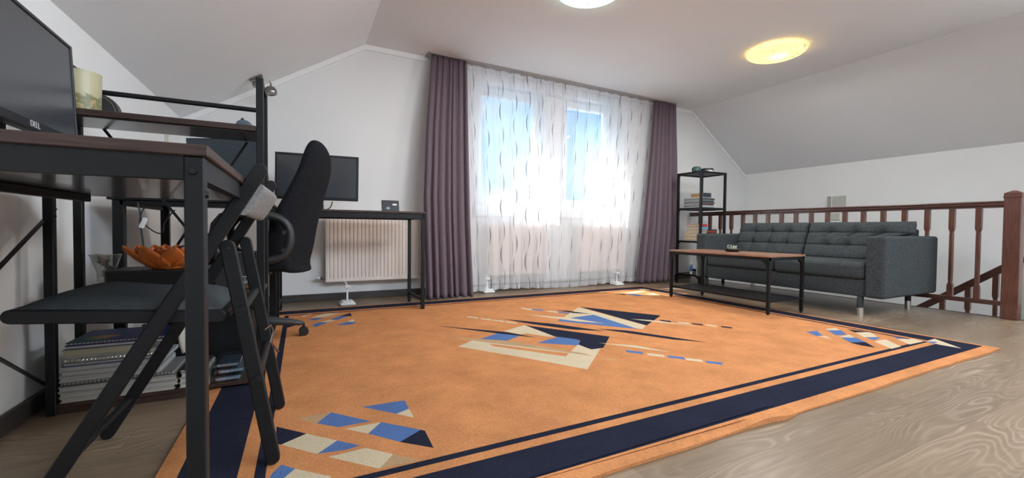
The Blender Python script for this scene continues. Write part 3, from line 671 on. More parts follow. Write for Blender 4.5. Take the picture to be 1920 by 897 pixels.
# ---- far desk in front of the wall radiator
FX0, FX1, FY0, FY1 = -.165, .866, 3.262, 3.75
t = thing('console_desk', 'narrow dark-topped desk with black metal frame in front of the wall radiator', 'desk', (.35, 3.5, 0))
m = MB(); m.box((FX0 - .005, FY0 - .008, .764), (FX1 + .006, FY1 + .005, .779), .002); m.build('desktop', M_dtop, t)
m = MB(); m.box((FX0, FY0, .722), (FX1, FY0 + .025, .764), .002).box((FX0, FY1 - .025, .722), (FX1, FY1, .764), .002).box((FX0, FY0, .722), (FX0 + .025, FY1, .764), .002).box((FX1 - .025, FY0, .722), (FX1, FY1, .764), .002); m.build('frame', M_black, t)
for x in (FX0, FX1 - .027):
    for y in (FY0, FY1 - .027):
        m = MB(); m.box((x, y, .015), (x + .027, y + .027, .764), .002); m.cyl((x + .0135, y + .0135, 0.013 if y < 3.6 and y > 3.0 and y + .02 < 3.64 else 0), (x + .0135, y + .0135, .018), .012); m.build('leg', M_black, t)
    m = MB(); m.box((x + .003, FY0 + .02, .075), (x + .023, FY1 - .02, .098), .002); m.build('side_stretcher', M_black, t)

# ================================================================== MONITORS
def monitor(name, label, cat, c00, c10, c11, c01, thick, bez, chin, deskz, standpt, footr, nrm_hint, group=None, mats=(None, None)):
    """corners bottom-left, bottom-right, top-right, top-left of the front face"""
    c00, c10, c11, c01 = map(Vector, (c00, c10, c11, c01)); ux = (c10 - c00).normalized(); W = (c10 - c00).length
    uz = (c01 - c00); uz = (uz - ux * uz.dot(ux)); Hh = uz.length; uz.normalize(); n = ux.cross(uz).normalized()
    if n.dot(Vector(nrm_hint)) < 0: n = -n
    t = thing(name, label, cat, (standpt[0], standpt[1], deskz), group)
    P = lambda a, b, d: c00 + ux * a + uz * b + n * d
    m = MB(); m.prism([P(0, 0, -thick), P(W, 0, -thick), P(W, Hh, -thick), P(0, Hh, -thick)], n * (thick - .004), .006); m.build('housing', M_blackp, t)
    m = MB()
    for a0, a1, b0, b1_ in ((0, bez, 0, Hh), (W - bez, W, 0, Hh), (bez, W - bez, Hh - bez, Hh), (bez, W - bez, 0, chin)):
        m.prism([P(a0, b0, -.006), P(a1, b0, -.006), P(a1, b1_, -.006), P(a0, b1_, -.006)], n * .008, .0015)
    bz = m.build('bezel', M_blackp, t)
    m = MB(); m.prism([P(bez, chin, -.004), P(W - bez, chin, -.004), P(W - bez, Hh - bez, -.004), P(bez, Hh - bez, -.004)], n * .003); m.build('screen', M_screen, t)
    s = Vector((standpt[0], standpt[1], deskz)); mid = P(W / 2, Hh * .35, -thick)
    m = MB(); m.bar(s + Vector((0, 0, .01)), mid - n * .03, .05, .022, up=n, bev=.003); m.bar(mid - n * .035, mid, .08, .08, up=(0, 0, 1), bev=.003); m.build('stand_neck', M_blackp, t)
    m = MB(); m.lathe([(0, 0), (footr, 0), (footr, .008), (footr * .9, .012), (0, .014)], s, n=36); m.build('stand_base', M_blackp, t)
    return t, P, ux, uz, n, W, Hh, bz
# nearest, large, seen at a steep angle
a_t, a_b = at(133.5, 88, Y=1.80), at(147, 276, Y=1.80)
left_top = a_t + Vector((.02, -.54, 0)); left_bot = a_b + Vector((.02, -.54, 0))
t, P, ux, uz, n, W, Hh, bz = monitor('monitor', 'large black monitor on the near desk, seen at a steep angle', 'monitor', left_bot, a_b, a_t, left_top, .035, .011, .024, .776, (-.70, 1.56), .105, (1, 0, 0), 'black computer monitors')
# maker's lettering on the chin
def text(s, size, loc, ux, uz, n, m_, parent, name='lettering', ext=.0006):
    c = bpy.data.curves.new(name, 'FONT'); c.body = s; c.size = size; c.extrude = ext; c.align_x = 'CENTER'; c.align_y = 'CENTER'
    o = bpy.data.objects.new(name, c); COL.objects.link(o)
    mw = Matrix(((ux.x, uz.x, n.x, loc.x), (ux.y, uz.y, n.y, loc.y), (ux.z, uz.z, n.z, loc.z), (0, 0, 0, 1)))
    me = bpy.data.meshes.new_from_object(o); bpy.data.objects.remove(o)
    off = Vector((0, 0, 0)); q = parent
    while q is not None: off += q.location; q = q.parent
    me.transform(Matrix.Translation(-off) @ mw); me.materials.append(m_)
    o2 = bpy.data.objects.new(name, me); COL.objects.link(o2); o2.parent = parent; return o2
text('DELL', .022, P(W * .50, .012, .003), ux, uz, n, mat('silver_lettering', (.5, .5, .5), .4), bz)
# far monitor on the console desk
A, B, C_, D4 = at(515, 372, Y=3.58), at(671.5, 378, Y=3.50), at(671.5, 292, Y=3.50), at(513, 284, Y=3.58)
cc = (A + B) / 2
monitor('monitor', 'black monitor on the console desk, right of the chair back', 'monitor', A, B, C_, D4, .045, .016, .022, .779, (cc.x + .02, cc.y + .06), .11, (0, -1, 0), 'black computer monitors')
# turned-away monitor on the wall desk
A, B, C_, D4 = at(358, 375, Y=3.06), at(503, 371, Y=3.0), at(503, 274, Y=3.0), at(358, 259, Y=3.06)
t, P, ux, uz, n, W, Hh, bz = monitor('monitor', 'dark grey panel monitor standing on the wall desk behind the hutch', 'monitor', A, B, C_, D4, .05, .004, .004, .783, (-.36, 3.09), .09, (0, -1, 0), 'black computer monitors')
for ch in t.children:
    if ch.name.startswith('screen'): ch.data.materials[0] = M_panel

# ================================================================== FOLDING CHAIR
YN, YF = 1.245, 1.675      # outer faces of the near and the far side; each stick is 2 cm thick
t = thing('folding_chair', 'black wooden folding chair with dark seat pushed under the near desk', 'chair', (-.32, 1.46, 0))
def capsule(p, q, w_, y, th=.022):
    """flat stick with rounded ends in the XZ plane"""
    p, q = Vector((p[0], 0, p[1])), Vector((q[0], 0, q[1])); d = (q - p).normalized(); nn = Vector((-d.z, 0, d.x)); out = []
    for k in range(9): a = -pi / 2 + pi * k / 8; out.append(q + d * cos(a) * w_ / 2 + nn * sin(a) * w_ / 2)
    for k in range(9): a = pi / 2 + pi * k / 8; out.append(p + d * cos(a) * w_ / 2 + nn * sin(a) * w_ / 2)
    return [Vector((v.x, y, v.z)) for v in out], th
LA0, LA1 = (-.530, .016), (-.094, .795)        # long stick: front foot -> top of the backrest
LB0, LB1 = (-.070, .034), (-.168, .600)        # rear leg
for y in (YN, YF):
    sg = 1
    pg, th = capsule(LA0, LA1, .033, y); m = MB(); m.prism(pg, (0, th, 0), .003)
    bolt(m, (-.325, y, .418), (0, -1, 0), .006); bolt(m, (-.165, y, .595), (0, -1, 0), .006); m.build('back_stick', M_blackwood, t)
    pg, th = capsule(LB0, LB1, .034, y + (.024 if y == YN else -.024)); m = MB(); m.prism(pg, (0, th, 0), .003); m.build('rear_leg', M_blackwood, t)
m = MB()
for y in (YN + .024, YF - .024):
    pg, th = capsule((-.555, .4535), (-.185, .424), .031, y, .022); m.prism(pg, (0, th, 0), .003)
m.box((-.57, YN + .03, .442), (-.545, YF, .466), .004); m.box((-.19, YN + .03, .415), (-.165, YF, .437), .004); m.build('seat_frame', M_blackwood, t)
m = MB()
def seatf(u, v):
    x = lerp(-.560, -.185, u); y = lerp(YN + .030, YF - .010, v); e = (1 - abs(2 * u - 1) ** 5) * (1 - abs(2 * v - 1) ** 5)
    return Vector((x, y, lerp(.467, .437, u) + .030 * e + .004 * sin(u * 9) * e))
m.grid(seatf, 20, 20); 
m.box((-.560, YN + .030, .455), (-.185, YF - .010, .468), 0, rot=Matrix.Rotation(R(4.4), 3, 'Y')) if False else None
m.build('seat_cushion', M_seatfab, t, solid=.02)
# backrest pad
d = (Vector((LA1[0], 0, LA1[1])) - Vector((LA0[0], 0, LA0[1]))).normalized(); nn = Vector((d.z, 0, -d.x))
ctr = Vector((LA1[0], 0, LA1[1])) - d * .075 + nn * .012
rings = []
for k in range(13):
    v = k / 12; y = lerp(YN + .018, YF + .006, v); bow = .022 * (1 - (2 * v - 1) ** 2); rr = []
    for j in range(24):
        a = 2 * pi * j / 24; cx_ = abs(cos(a)) ** .5 * (1 if cos(a) > 0 else -1); sz = abs(sin(a)) ** .5 * (1 if sin(a) > 0 else -1)
        p = ctr + nn * (bow + .018 * cx_) + d * (.046 * sz); rr.append(Vector((p.x, y, p.z)))
    rings.append(rr)
m = MB(); m.loft(rings); m.build('backrest_pad', M_greyfab, t)
for (x, z, r_, nm) in ((-.476, .115, .010, 'front_stretcher'), (-.107, .25, .012, 'rear_stretcher'), (-.140, .435, .012, 'seat_stretcher')):
    m = MB(); m.cyl((x, YN + .01, z), (x, YF + .01, z), r_); m.build(nm, M_blackwood, t)
m = MB(); m.tube([(-.088, YN + .03, .38), (-.075, YN + .04, .39), (-.068, YN + .045, .37), (-.075, YN + .04, .345), (-.06, YN + .10, .30)], .003); m.build('latch', M_darkchrome, t)

# ================================================================== OFFICE CHAIR
gx, gy = -.27, 2.74
t = thing('office_chair', 'black covered office chair with tall backrest between the desks', 'chair', (gx, gy, 0))
ang = R(22)
def rot2(px, py): return gx + px * cos(ang) + py * sin(ang), gy - px * sin(ang) + py * cos(ang)
bk = [(512, 548, 590), (500, 508, 580), (480, 505, 586), (455, 505, 592), (430, 508, 595), (405, 515, 601), (380, 530, 607), (355, 543, 614), (330, 556, 621), (312, 563, 624), (295, 568, 624), (280, 573, 619), (270, 579, 611), (264, 586, 603)]
rings = []; YB = 2.76
for k, (py, xl, xr) in enumerate(bk):
    a, b_ = at(xl, py, Y=YB), at(xr, py, Y=YB); cx_, hx, z = (a.x + b_.x) / 2, (b_.x - a.x) / 2, a.z
    th = .055 if k < 7 else .05
    th = min(th, hx * .7); th_s = math.sqrt(max(1e-4, hx * hx - (th * cos(ang)) ** 2)) / sin(ang); bb = min(th_s, .26)
    rr = []
    for j in range(28):
        q = 2 * pi * j / 28; lx = abs(cos(q)) ** .8 * (1 if cos(q) > 0 else -1) * th; ly = abs(sin(q)) ** .7 * (1 if sin(q) > 0 else -1) * bb
        lx += .03 * (ly / .25) ** 2 * -1
        rr.append(Vector((cx_ + lx * cos(ang) + ly * sin(ang) * 1.0, YB - lx * sin(ang) + ly * cos(ang), z)))
    mn, mx_ = min(p.x for p in rr), max(p.x for p in rr)
    for p in rr: p.x = a.x + (p.x - mn) / (mx_ - mn) * (b_.x - a.x)
    rings.append(rr)
m = MB(); m.loft(rings); m.build('backrest', M_bfab, t, sub=1)
m = MB(); m.box((gx - .26, gy - .24, .415), (gx + .22, gy + .24, .50), .035, 4); m.build('seat', M_bfab, t)
m = MB(); m.box((gx - .12, gy - .1, .385), (gx + .12, gy + .1, .415), .008); m.build('tilt_mechanism', M_darkplas, t)
for sy in (-1, 1):
    yy = gy + sy * .27
    pts = [Vector((0, 0, 0))] * 0
    for (px, py) in ((478, 402), (505, 403), (528, 411), (541, 424), (545, 445), (542, 465), (530, 482), (508, 489), (480, 491)):
        p = at(px, py, Y=gy - .27); pts.append(Vector((p.x, yy, p.z)))
    x0_ = min(p.x for p in pts) - .16
    pts = pts + [Vector((x0_, yy, pts[-1].z + .01)), Vector((x0_ - .02, yy, .60)), Vector((x0_, yy, pts[0].z + .005))]
    m = MB(); m.tube(pts, (.028, .023), n=14, closed=True, flat=(0, 1, 0)); ar = m.build('armrest', M_arm, t, sub=1)
    for (px, py) in ((533, 436), (531, 470)):
        p = at(px, py, Y=gy - .30); m = MB(); m.cyl((p.x, yy + sy * .026, p.z), (p.x, yy + sy * .032, p.z), .011)
        m.build('screw_cap', M_blackp, ar)
m = MB(); m.cyl((gx, gy, .10), (gx, gy, .39), .025).cyl((gx, gy, .10), (gx, gy, .25), .034); m.build('gas_lift', M_blackp, t)
m = MB(); m.lathe([(0, .075), (.06, .075), (.065, .12), (.04, .14), (0, .14)], (gx, gy, 0)); m.build('hub', M_darkplas, t)
p0 = at(578, 620, Z=.04); a0 = math.atan2(p0.y - gy, p0.x - gx)
for k in range(5):
    a = a0 + 2 * pi * k / 5; dx, dy_ = cos(a), sin(a); L_ = .29
    rg = []
    for s_, wz, zc, hw in ((.03, .042, .118, .045), (.12, .038, .112, .040), (.22, .030, .097, .034), (L_, .020, .082, .026)):
        c = Vector((gx + dx * s_, gy + dy_ * s_, zc)); side = Vector((-dy_, dx, 0))
        rg.append([c + side * hw - Vector((0, 0, wz * .6)), c + side * hw + Vector((0, 0, wz * .3)), c + side * hw * .5 + Vector((0, 0, wz * .75)), c - side * hw * .5 + Vector((0, 0, wz * .75)), c - side * hw + Vector((0, 0, wz * .3)), c - side * hw - Vector((0, 0, wz * .6))])
    m = MB(); m.loft(rg); lg = m.build('star_leg', M_darkplas, t, sub=1)
    cx_, cy_ = gx + dx * (L_ - .01), gy + dy_ * (L_ - .01); side = Vector((-dy_, dx, 0)); m = MB()
    cz = .0395
    for s_ in (-1, 1):
        q = Vector((cx_, cy_, cz)) + side * (.016 * s_); m.cyl(q - side * .008, q + side * .008, .0255, n=24)
    m.cyl(Vector((cx_, cy_, cz)) - side * .02, Vector((cx_, cy_, cz)) + side * .02, .006).cyl((cx_, cy_, cz + .01), (cx_, cy_, cz + .045), .007)
    m.build('caster', M_blackp, lg)

# ================================================================== SOFA
SX0, SX1, SY0, SY1 = 3.85, 4.735, 1.545, 3.215
t = thing('sofa', 'dark grey two-seat sofa with tufted back cushions in front of the stair railing', 'sofa', (4.29, 2.38, 0))
AW = .125
for y0_, y1_, nm in ((SY0, SY0 + AW, 'armrest'), (SY1 - AW, SY1, 'armrest')):
    m = MB(); m.box((SX0, y0_, .150), (SX1, y1_, .622), .022, 4); m.build(nm, M_sofa, t)
m = MB(); m.box((SX0 + .03, SY0 + AW - .005, .150), (SX1 - .02, SY1 - AW + .005, .285), .012, 3); m.build('seat_frame', M_sofa, t)
m = MB(); m.prism([(SX1 - .22, SY0 + AW - .004, .26), (SX1 - .02, SY0 + AW - .004, .26), (SX1, SY0 + AW - .004, .68), (SX1 - .09, SY0 + AW - .004, .68)], (0, SY1 - SY0 - 2 * AW + .008, 0), .015, 3); m.build('back_frame', M_sofa, t)
ymid = (SY0 + SY1) / 2
def cushion(f, name, n=(34, 30)): 
    m = MB(); m.grid(f, *n); return m.build(name, M_sofa, t, sub=0)
def pad(u, v, p00, pu, pv, nrm, tk, r_, dim):
    """superellipsoid-edged pad: u, v over front face"""
    su, sv = 2 * u - 1, 2 * v - 1
    e = (1 - abs(su) ** 7) ** .5 * (1 - abs(sv) ** 7) ** .5
    return p00 + pu * u + pv * v + nrm * (tk * e) - nrm * dim
for y0_, y1_ in ((SY0 + AW + .003, ymid - .002), (ymid + .002, SY1 - AW - .003)):
    m = MB(); m.box((SX0 + .005, y0_, .275), (SX1 - .26, y1_, .418), .045, 5); m.build('seat_cushion', M_sofa, t)
def tuftdepth(u, v, cols, rows):
    dpt = 0
    for cu_ in cols:
        for rv in rows:
            dd = ((u - cu_) / .075) ** 2 + ((v - rv) / .12) ** 2; dpt += .026 * math.exp(-dd)
    for cu_ in cols: dpt += .020 * math.exp(-((u - cu_) / .020) ** 2)
    for rv in rows: dpt += .012 * math.exp(-((v - rv) / .026) ** 2)
    return dpt
for (y0_, y1_) in ((SY0 + .045, ymid + .002), (ymid + .008, SY1 - AW + .01)):
    lo = max(y0_, SY0 + AW + .004)
    zb, zt = .405, .742; xf_b, xf_t = 4.27, 4.40; tk = .17
    nu, nv = 64, 44
    front = lambda u, v: Vector((lerp(xf_b, xf_t, v), lerp(lo if v < .62 else lerp(lo, y0_, min(1, (v - .62) / .08)), y1_, u), lerp(zb, zt, v)))
    def ff_(u, v):
        su, sv = 2 * u - 1, 2 * v - 1
        e = max(0, 1 - abs(su) ** 12) ** .5 * max(0, 1 - abs(sv) ** 8) ** .5
        p = front(u, v); nx = -.93
        return p + Vector((nx * (.045 * e - tuftdepth(u, v, (.25, .5, .75), (.36, .70))) + .06, 0, .005 * e))
    m = MB(); m.grid(ff_, nu, nv)
    def fb(u, v):
        su, sv = 2 * u - 1, 2 * v - 1
        e = max(0, 1 - abs(su) ** 12) ** .5 * max(0, 1 - abs(sv) ** 8) ** .5
        return front(u, v) + Vector((.06 + .10 * e, 0, 0))
    m.grid(fb, nu, nv); bmesh.ops.remove_doubles(m.bm, verts=m.bm.verts[:], dist=.0015)
    m.build('back_cushion', M_sofa, t, angle=80)
for x in (3.905, 4.69):
    for y in (SY0 + .17, SY1 - .10):
        lab = 'leg'; m = MB(); m.cyl((x, y, .06), (x, y, .155), .021, n=24); lg = m.build('leg', M_sofa, t)
        m = MB(); m.cyl((x, y, 0), (x, y, .062), .0215, n=24); c = m.build('leg_tip', M_chrome, lg); c['label'] = 'chrome leg tip'

# ================================================================== COFFEE TABLE
TX0, TX1, TY0, TY1 = 3.145, 3.605, 1.960, 2.925
t = thing('coffee_table', 'walnut-topped coffee table with black frame and mesh shelf before the sofa', 'table', ((TX0 + TX1) / 2, (TY0 + TY1) / 2, 0))
m = MB(); m.box((TX0, TY0, .452), (TX1, TY1, .468), .002); m.build('tabletop', M_table, t)
m = MB(); iw = .022
m.box((TX0 + .004, TY0 + .004, .428), (TX1 - .004, TY0 + .026, .452), .001).box((TX0 + .004, TY1 - .026, .428), (TX1 - .004, TY1 - .004, .452), .001)
m.box((TX0 + .004, TY0 + .004, .428), (TX0 + .026, TY1 - .004, .452), .001).box((TX1 - .026, TY0 + .004, .428), (TX1 - .004, TY1 - .004, .452), .001)
m.build('frame', M_black, t)
for x, sx in ((TX0 + .004, 1), (TX1 - .026, -1)):
    for y, sy in ((TY0 + .004, 1), (TY1 - .026, -1)):
        zb = .013 if x < 3.4 else .0
        m = MB(); m.box((x, y, zb + .012), (x + iw, y + iw, .452), .001); xm, ym = x + iw / 2, y + iw / 2; m.cyl((xm, ym, zb), (xm, ym, zb + .014), .008)
        for ax in (0, 1):     # curved corner gussets
            for k in range(6):
                a0_, a1_ = pi / 2 * k / 6, pi / 2 * (k + 1) / 6; rr = .07
                def gp(a_):
                    o_ = rr * (1 - sin(a_)); h_ = rr * (1 - cos(a_)); return (o_, h_)
                (o0, h0), (o1, h1) = gp(a0_), gp(a1_)
                s_ = sx if ax == 0 else sy; base_ = (x + (iw if sx > 0 else 0)) if ax == 0 else (y + (iw if sy > 0 else 0))
                pts = [(base_, .430 - h0 if False else .430 - rr + 0)] * 0
                quad = [(0, .430 - (rr - h0) if False else .430 - rr + h0), (o0, .430 - rr + h0), (o1, .430 - rr + h1), (0, .430 - rr + h1)]
                # filled side lies in the corner between leg and rail
                quad = [(0, .430 - rr + (rr - rr * cos(a0_)) * 1.0), (rr - rr * sin(pi / 2 - a0_) , .430 - rr + rr * (1 - cos(a0_)) * 0 + rr * sin(a0_))]
                z0_, z1_ = .430 - rr + rr * sin(a0_), .430 - rr + rr * sin(a1_); w0, w1 = rr * (1 - cos(a0_)), rr * (1 - cos(a1_))
                if w1 < 1e-4: continue
                P3 = [(0, z0_), (max(w0, 1e-4), z0_), (w1, z1_), (0, z1_)]
                if ax == 0: m.prism([(base_ + s_ * a_, y + (0 if sy > 0 else iw - .003), b_) for a_, b_ in P3], (0, .003, 0))
                else: m.prism([(x + (0 if sx > 0 else iw - .003), base_ + s_ * a_, b_) for a_, b_ in P3], (.003, 0, 0))
        m.build('leg', M_black, t)
m = MB(); m.box((TX0 + .02, TY0 + .02, .108), (TX0 + .035, TY1 - .02, .122)).box((TX1 - .035, TY0 + .02, .108), (TX1 - .02, TY1 - .02, .122)).box((TX0 + .02, TY0 + .01, .108), (TX1 - .02, TY0 + .025, .122)).box((TX0 + .02, TY1 - .025, .108), (TX1 - .02, TY1 - .01, .122))
sh = m.build('lower_shelf', M_black, t)
m = MB(); zz = .118; x0_, x1_, y0_, y1_ = TX0 + .03, TX1 - .03, TY0 + .02, TY1 - .02; sp = .0155
k = x0_ - (y1_ - y0_)
while k < x1_:
    for sgn in (1, -1):
        pa, pb_ = (k, y0_), (k + (y1_ - y0_), y1_)
        xa, ya, xb_, yb_ = pa[0], pa[1], pb_[0], pb_[1]
        if xa < x0_: ya += x0_ - xa; xa = x0_
        if xb_ > x1_: yb_ -= xb_ - x1_; xb_ = x1_
        if yb_ - ya > .005:
            if sgn < 0: ya, yb_ = y0_ + y1_ - ya, y0_ + y1_ - yb_
            m.bar((xa, ya, zz), (xb_, yb_, zz), .0036, .002)
    k += sp * 1.414
m.build('wire_mesh', mat('mesh_metal', (.05, .055, .06), .3, .6), sh, smooth=False)
# candle dish
cp = at(1373, 470, Z=.468); kk = 3.40 / cp.x; cpx, cpy = cp.x * kk, cp.y * kk
t = thing('candle_dish', 'shallow black dish holding the glass tealight jar on the coffee table', 'dish', (cpx, cpy, .468))
m = MB(); m.lathe([(0, 0), (.048, 0), (.066, .020), (.069, .022), (.069, .025), (.064, .024), (.050, .008), (0, .008)], (cpx, cpy, .468), n=40); m.build('dish', M_blackp, t)
jar = MB(); jar.lathe([(0, 0), (.034, 0), (.044, .012), (.047, .028), (.043, .046), (.034, .056), (.031, .056), (.040, .044), (.044, .028), (.041, .014), (.032, .003), (0, .003)], (cpx, cpy, .4765), n=40)
j = thing('tealight_jar', 'round clear glass jar with stones standing on the black dish', 'jar', (cpx, cpy, .4765)); jar.build('glass', M_clear, j)
m = MB()
for k in range(34):
    a = random.uniform(0, 6.3); r_ = random.uniform(0, .030); m.sph((cpx + r_ * cos(a), cpy + r_ * sin(a), .485 + random.uniform(0, .016)), random.uniform(.005, .009), n=8)
o = m.build('stones', mat('pale_stones', (.42, .44, .33), .5, var=.6, scale=60), j); o['kind'] = 'stuff'

# ================================================================== TALL SHELF
HX0, HX1, HY0, HY1 = 4.195, 4.64, 3.440, 3.80
t = thing('open_shelf', 'tall narrow black metal open shelf between purple curtain and sofa', 'shelf', ((HX0 + HX1) / 2, (HY0 + HY1) / 2, 0))
pw = .026
for x in (HX0, HX1 - pw):
    for y in (HY0, HY1 - pw):
        m = MB(); m.box((x, y, 0), (x + pw, y + pw, 1.36), .002); m.build('post', M_black, t)
LV = [1.345, .915, .515, .108]
for k, z in enumerate(LV):
    m = MB(); m.box((HX0 + .004, HY0 + .004, z), (HX1 - .004, HY1 - .004, z + .012), .001)
    for a, b_ in (((HX0, HY0), (HX1, HY0 + .02)), ((HX0, HY1 - .02), (HX1, HY1)), ((HX0, HY0), (HX0 + .02, HY1)), ((HX1 - .02, HY0), (HX1, HY1))):
        m.box((a[0], a[1], z - .010), (b_[0], b_[1], z + .014), .001)
    # rounded inner corners of the left side frame
    for yy, sy in ((HY0 + pw, 1), (HY1 - pw, -1)):
        rr = .05
        for q in range(5):
            a0_, a1_ = pi / 2 * q / 5, pi / 2 * (q + 1) / 5; z0_, z1_ = z - .01 - rr + rr * sin(a0_), z - .01 - rr + rr * sin(a1_); w0, w1 = max(1e-4, rr * (1 - cos(a0_))), rr * (1 - cos(a1_))
            m.prism([(HX0 + .002, yy, z0_), (HX0 + .002, yy + sy * w0, z0_), (HX0 + .002, yy + sy * w1, z1_), (HX0 + .002, yy, z1_)], (.01, 0, 0))
    m.build('shelf_board', M_black, t)

# ------------------------------------------------------------------ books
def book(x0, x1, y0, y1, z0, z1, cover, label, group, spine='x0', page=(.62, .56, .45), name='book', rz=0, spiral=False, cat='book'):
    cx_, cy_ = (x0 + x1) / 2, (y0 + y1) / 2
    t = thing(name, label, cat, (cx_, cy_, z0), group)
    rot = Matrix.Rotation(rz, 3, 'Z'); pv = (cx_, cy_, z0); ct = min(.003, (z1 - z0) * .18); g = .003
    mc = mat('cover_%02d%02d%02d' % tuple(int(c * 99) for c in cover), cover, .5, var=.08)
    mp_ = mat('pages_%02d%02d%02d' % tuple(int(c * 99) for c in page), page, .9, var=.12, scale=2, stretch=(1, 1, 300))
    m = MB(); m.box((x0 + g, y0 + g, z0 + ct), (x1 - g, y1 - g, z1 - ct), 0, rot=rot, piv=pv); m.build('pages', mp_, t, smooth=False)
    m = MB(); m.box((x0, y0, z0), (x1, y1, z0 + ct), 0, rot=rot, piv=pv).box((x0, y0, z1 - ct), (x1, y1, z1), 0, rot=rot, piv=pv)
    if spine == 'x0': m.box((x0, y0, z0), (x0 + .002, y1, z1), rot=rot, piv=pv)
    if spine == 'x1': m.box((x1 - .002, y0, z0), (x1, y1, z1), rot=rot, piv=pv)
    if spine == 'y0': m.box((x0, y0, z0), (x1, y0 + .002, z1), rot=rot, piv=pv)
    if spine == 'y1': m.box((x0, y1 - .002, z0), (x1, y1, z1), rot=rot, piv=pv)
    m.build('cover', mc, t, smooth=False)
    if spiral:
        m = MB(); n = int((x1 - x0) / .011); r_ = (z1 - z0) * .55
        for k in range(n):
            xx = x0 + .01 + k * .011
            m.tube([rot @ (Vector((xx, y0 + .004 + r_ * cos(a) * 1.2, (z0 + z1) / 2 + r_ * sin(a))) - Vector(pv)) + Vector(pv) for a in [2 * pi * q / 8 for q in range(8)]], .0013, n=5, closed=True)
        m.build('spiral_binding', M_chrome if spiral == 1 else M_blackp, t)
    return t
# tall shelf, second board: magazines with two thick paperbacks on top
z = .930
G = 'magazines stacked on the second board of the tall shelf'
mg = [((.30, .34, .38), .014, 0), ((.55, .54, .52), .012, .01), ((.05, .06, .07), .014, -.01), ((.20, .08, .07), .012, .0), ((.10, .12, .13), .016, .012), ((.04, .05, .06), .014, -.006), ((.16, .19, .20), .014, .004), ((.03, .03, .035), .014, .01), ((.5, .5, .48), .010, -.008)]
nm = ['slate', 'pale', 'black', 'maroon', 'dark green', 'dark grey', 'grey-green', 'thin black', 'top white']
order = ['bottommost', 'second from bottom', 'third from bottom', 'fourth from bottom', 'fifth from bottom', 'sixth from bottom', 'seventh from bottom', 'eighth from bottom', 'topmost']
for k, (c, h, dx) in enumerate(mg):
    book(4.255 + dx, 4.465 + dx, 3.475, 3.745 + dx * .4, z, z + h - .0006, c, '%s magazine, %s in the magazine stack of the tall shelf' % (nm[k], order[k]), G, 'y0', (.62, .62, .62), name='magazine', cat='magazine'); z += h
for k, (c, h) in enumerate((((.045, .055, .08), .030), ((.035, .045, .06), .027))):
    book(4.29, 4.43, 3.49, 3.67, z, z + h - .0006, c, ('thick navy paperback directly on the magazines of the tall shelf' if k == 0 else 'thick dark paperback topmost of the upper stack on the tall shelf'), 'paperbacks on the tall shelf', 'y0', (.52, .36, .19)); z += h
# third board: two stacks
z = .530; G = 'books stacked at the left on the third board of the tall shelf'
for k, (c, h, nm_) in enumerate((((.45, .43, .40), .020, 'pale grey'), ((.40, .34, .26), .034, 'thick cream'), ((.42, .40, .36), .036, 'light beige'), ((.55, .52, .46), .016, 'thin white'), ((.30, .28, .24), .03, 'tan'), ((.12, .34, .52), .032, 'light blue'), ((.42, .035, .03), .032, 'red'))):
    dx = 0 if k < 4 else .012
    book(4.212 + dx, 4.34 + dx, 3.475, 3.675 + (.02 if k < 4 else 0) - dx, z, z + h - .0008, c, '%s book in the left stack on the third board of the tall shelf' % nm_, G, 'y0', (.56, .44, .29)); z += h
z = .530; G = 'books stacked at the right on the third board of the tall shelf'
for k, (c, h, nm_) in enumerate((((.42, .40, .38), .026, 'white'), ((.48, .12, .04), .034, 'orange-red'), ((.03, .03, .035), .034, 'black'), ((.24, .05, .035), .034, 'brick red'), ((.05, .05, .06), .012, 'thin black'))):
    book(4.375, 4.545, 3.49, 3.68, z, z + h - .0008, c, '%s book in the right stack on the third board of the tall shelf' % nm_, G, 'y0', (.56, .46, .33)); z += h
# things on top of the tall shelf
jx, jy = 4.30, 3.60
m = MB(); m.lathe([(0, 0), (.030, 0), (.048, .012), (.055, .034), (.050, .055), (.034, .070), (.028, .070), (.028, .064), (.0, .06)], (jx, jy, 1.3595), n=32)
tag(m.build('jar', mat('teal_glaze', (.045, .105, .10), .25, var=.7, scale=26)), 'small round teal glazed jar on top of the tall shelf', 'jar')
t = thing('tin', 'low round dark tin with a white label on top of the tall shelf', 'tin', (4.45, 3.57, 1.3595))
m = MB(); m.lathe([(0, 0), (.068, 0), (.070, .003), (.070, .040), (0, .040)], (4.45, 3.57, 1.3595), n=36); m.build('body', mat('grey_tin', (.16, .155, .15), .35, .5), t)
m = MB(); m.lathe([(.071, .034), (.073, .036), (.073, .050), (.070, .052), (0, .052)], (4.45, 3.57, 1.3595), n=36); m.build('lid', M_blackp, t)
m = MB()
for k in range(8):
    a = R(235 + k * 6); a2 = R(241 + k * 6); m.prism([(4.45 + .0705 * cos(a), 3.57 + .0705 * sin(a), 1.3675), (4.45 + .0705 * cos(a2), 3.57 + .0705 * sin(a2), 1.3675), (4.45 + .0705 * cos(a2), 3.57 + .0705 * sin(a2), 1.3865), (4.45 + .0705 * cos(a), 3.57 + .0705 * sin(a), 1.3865)], (cos(a) * .001, sin(a) * .001, 0))
m.build('paper_label', M_whitep, t)
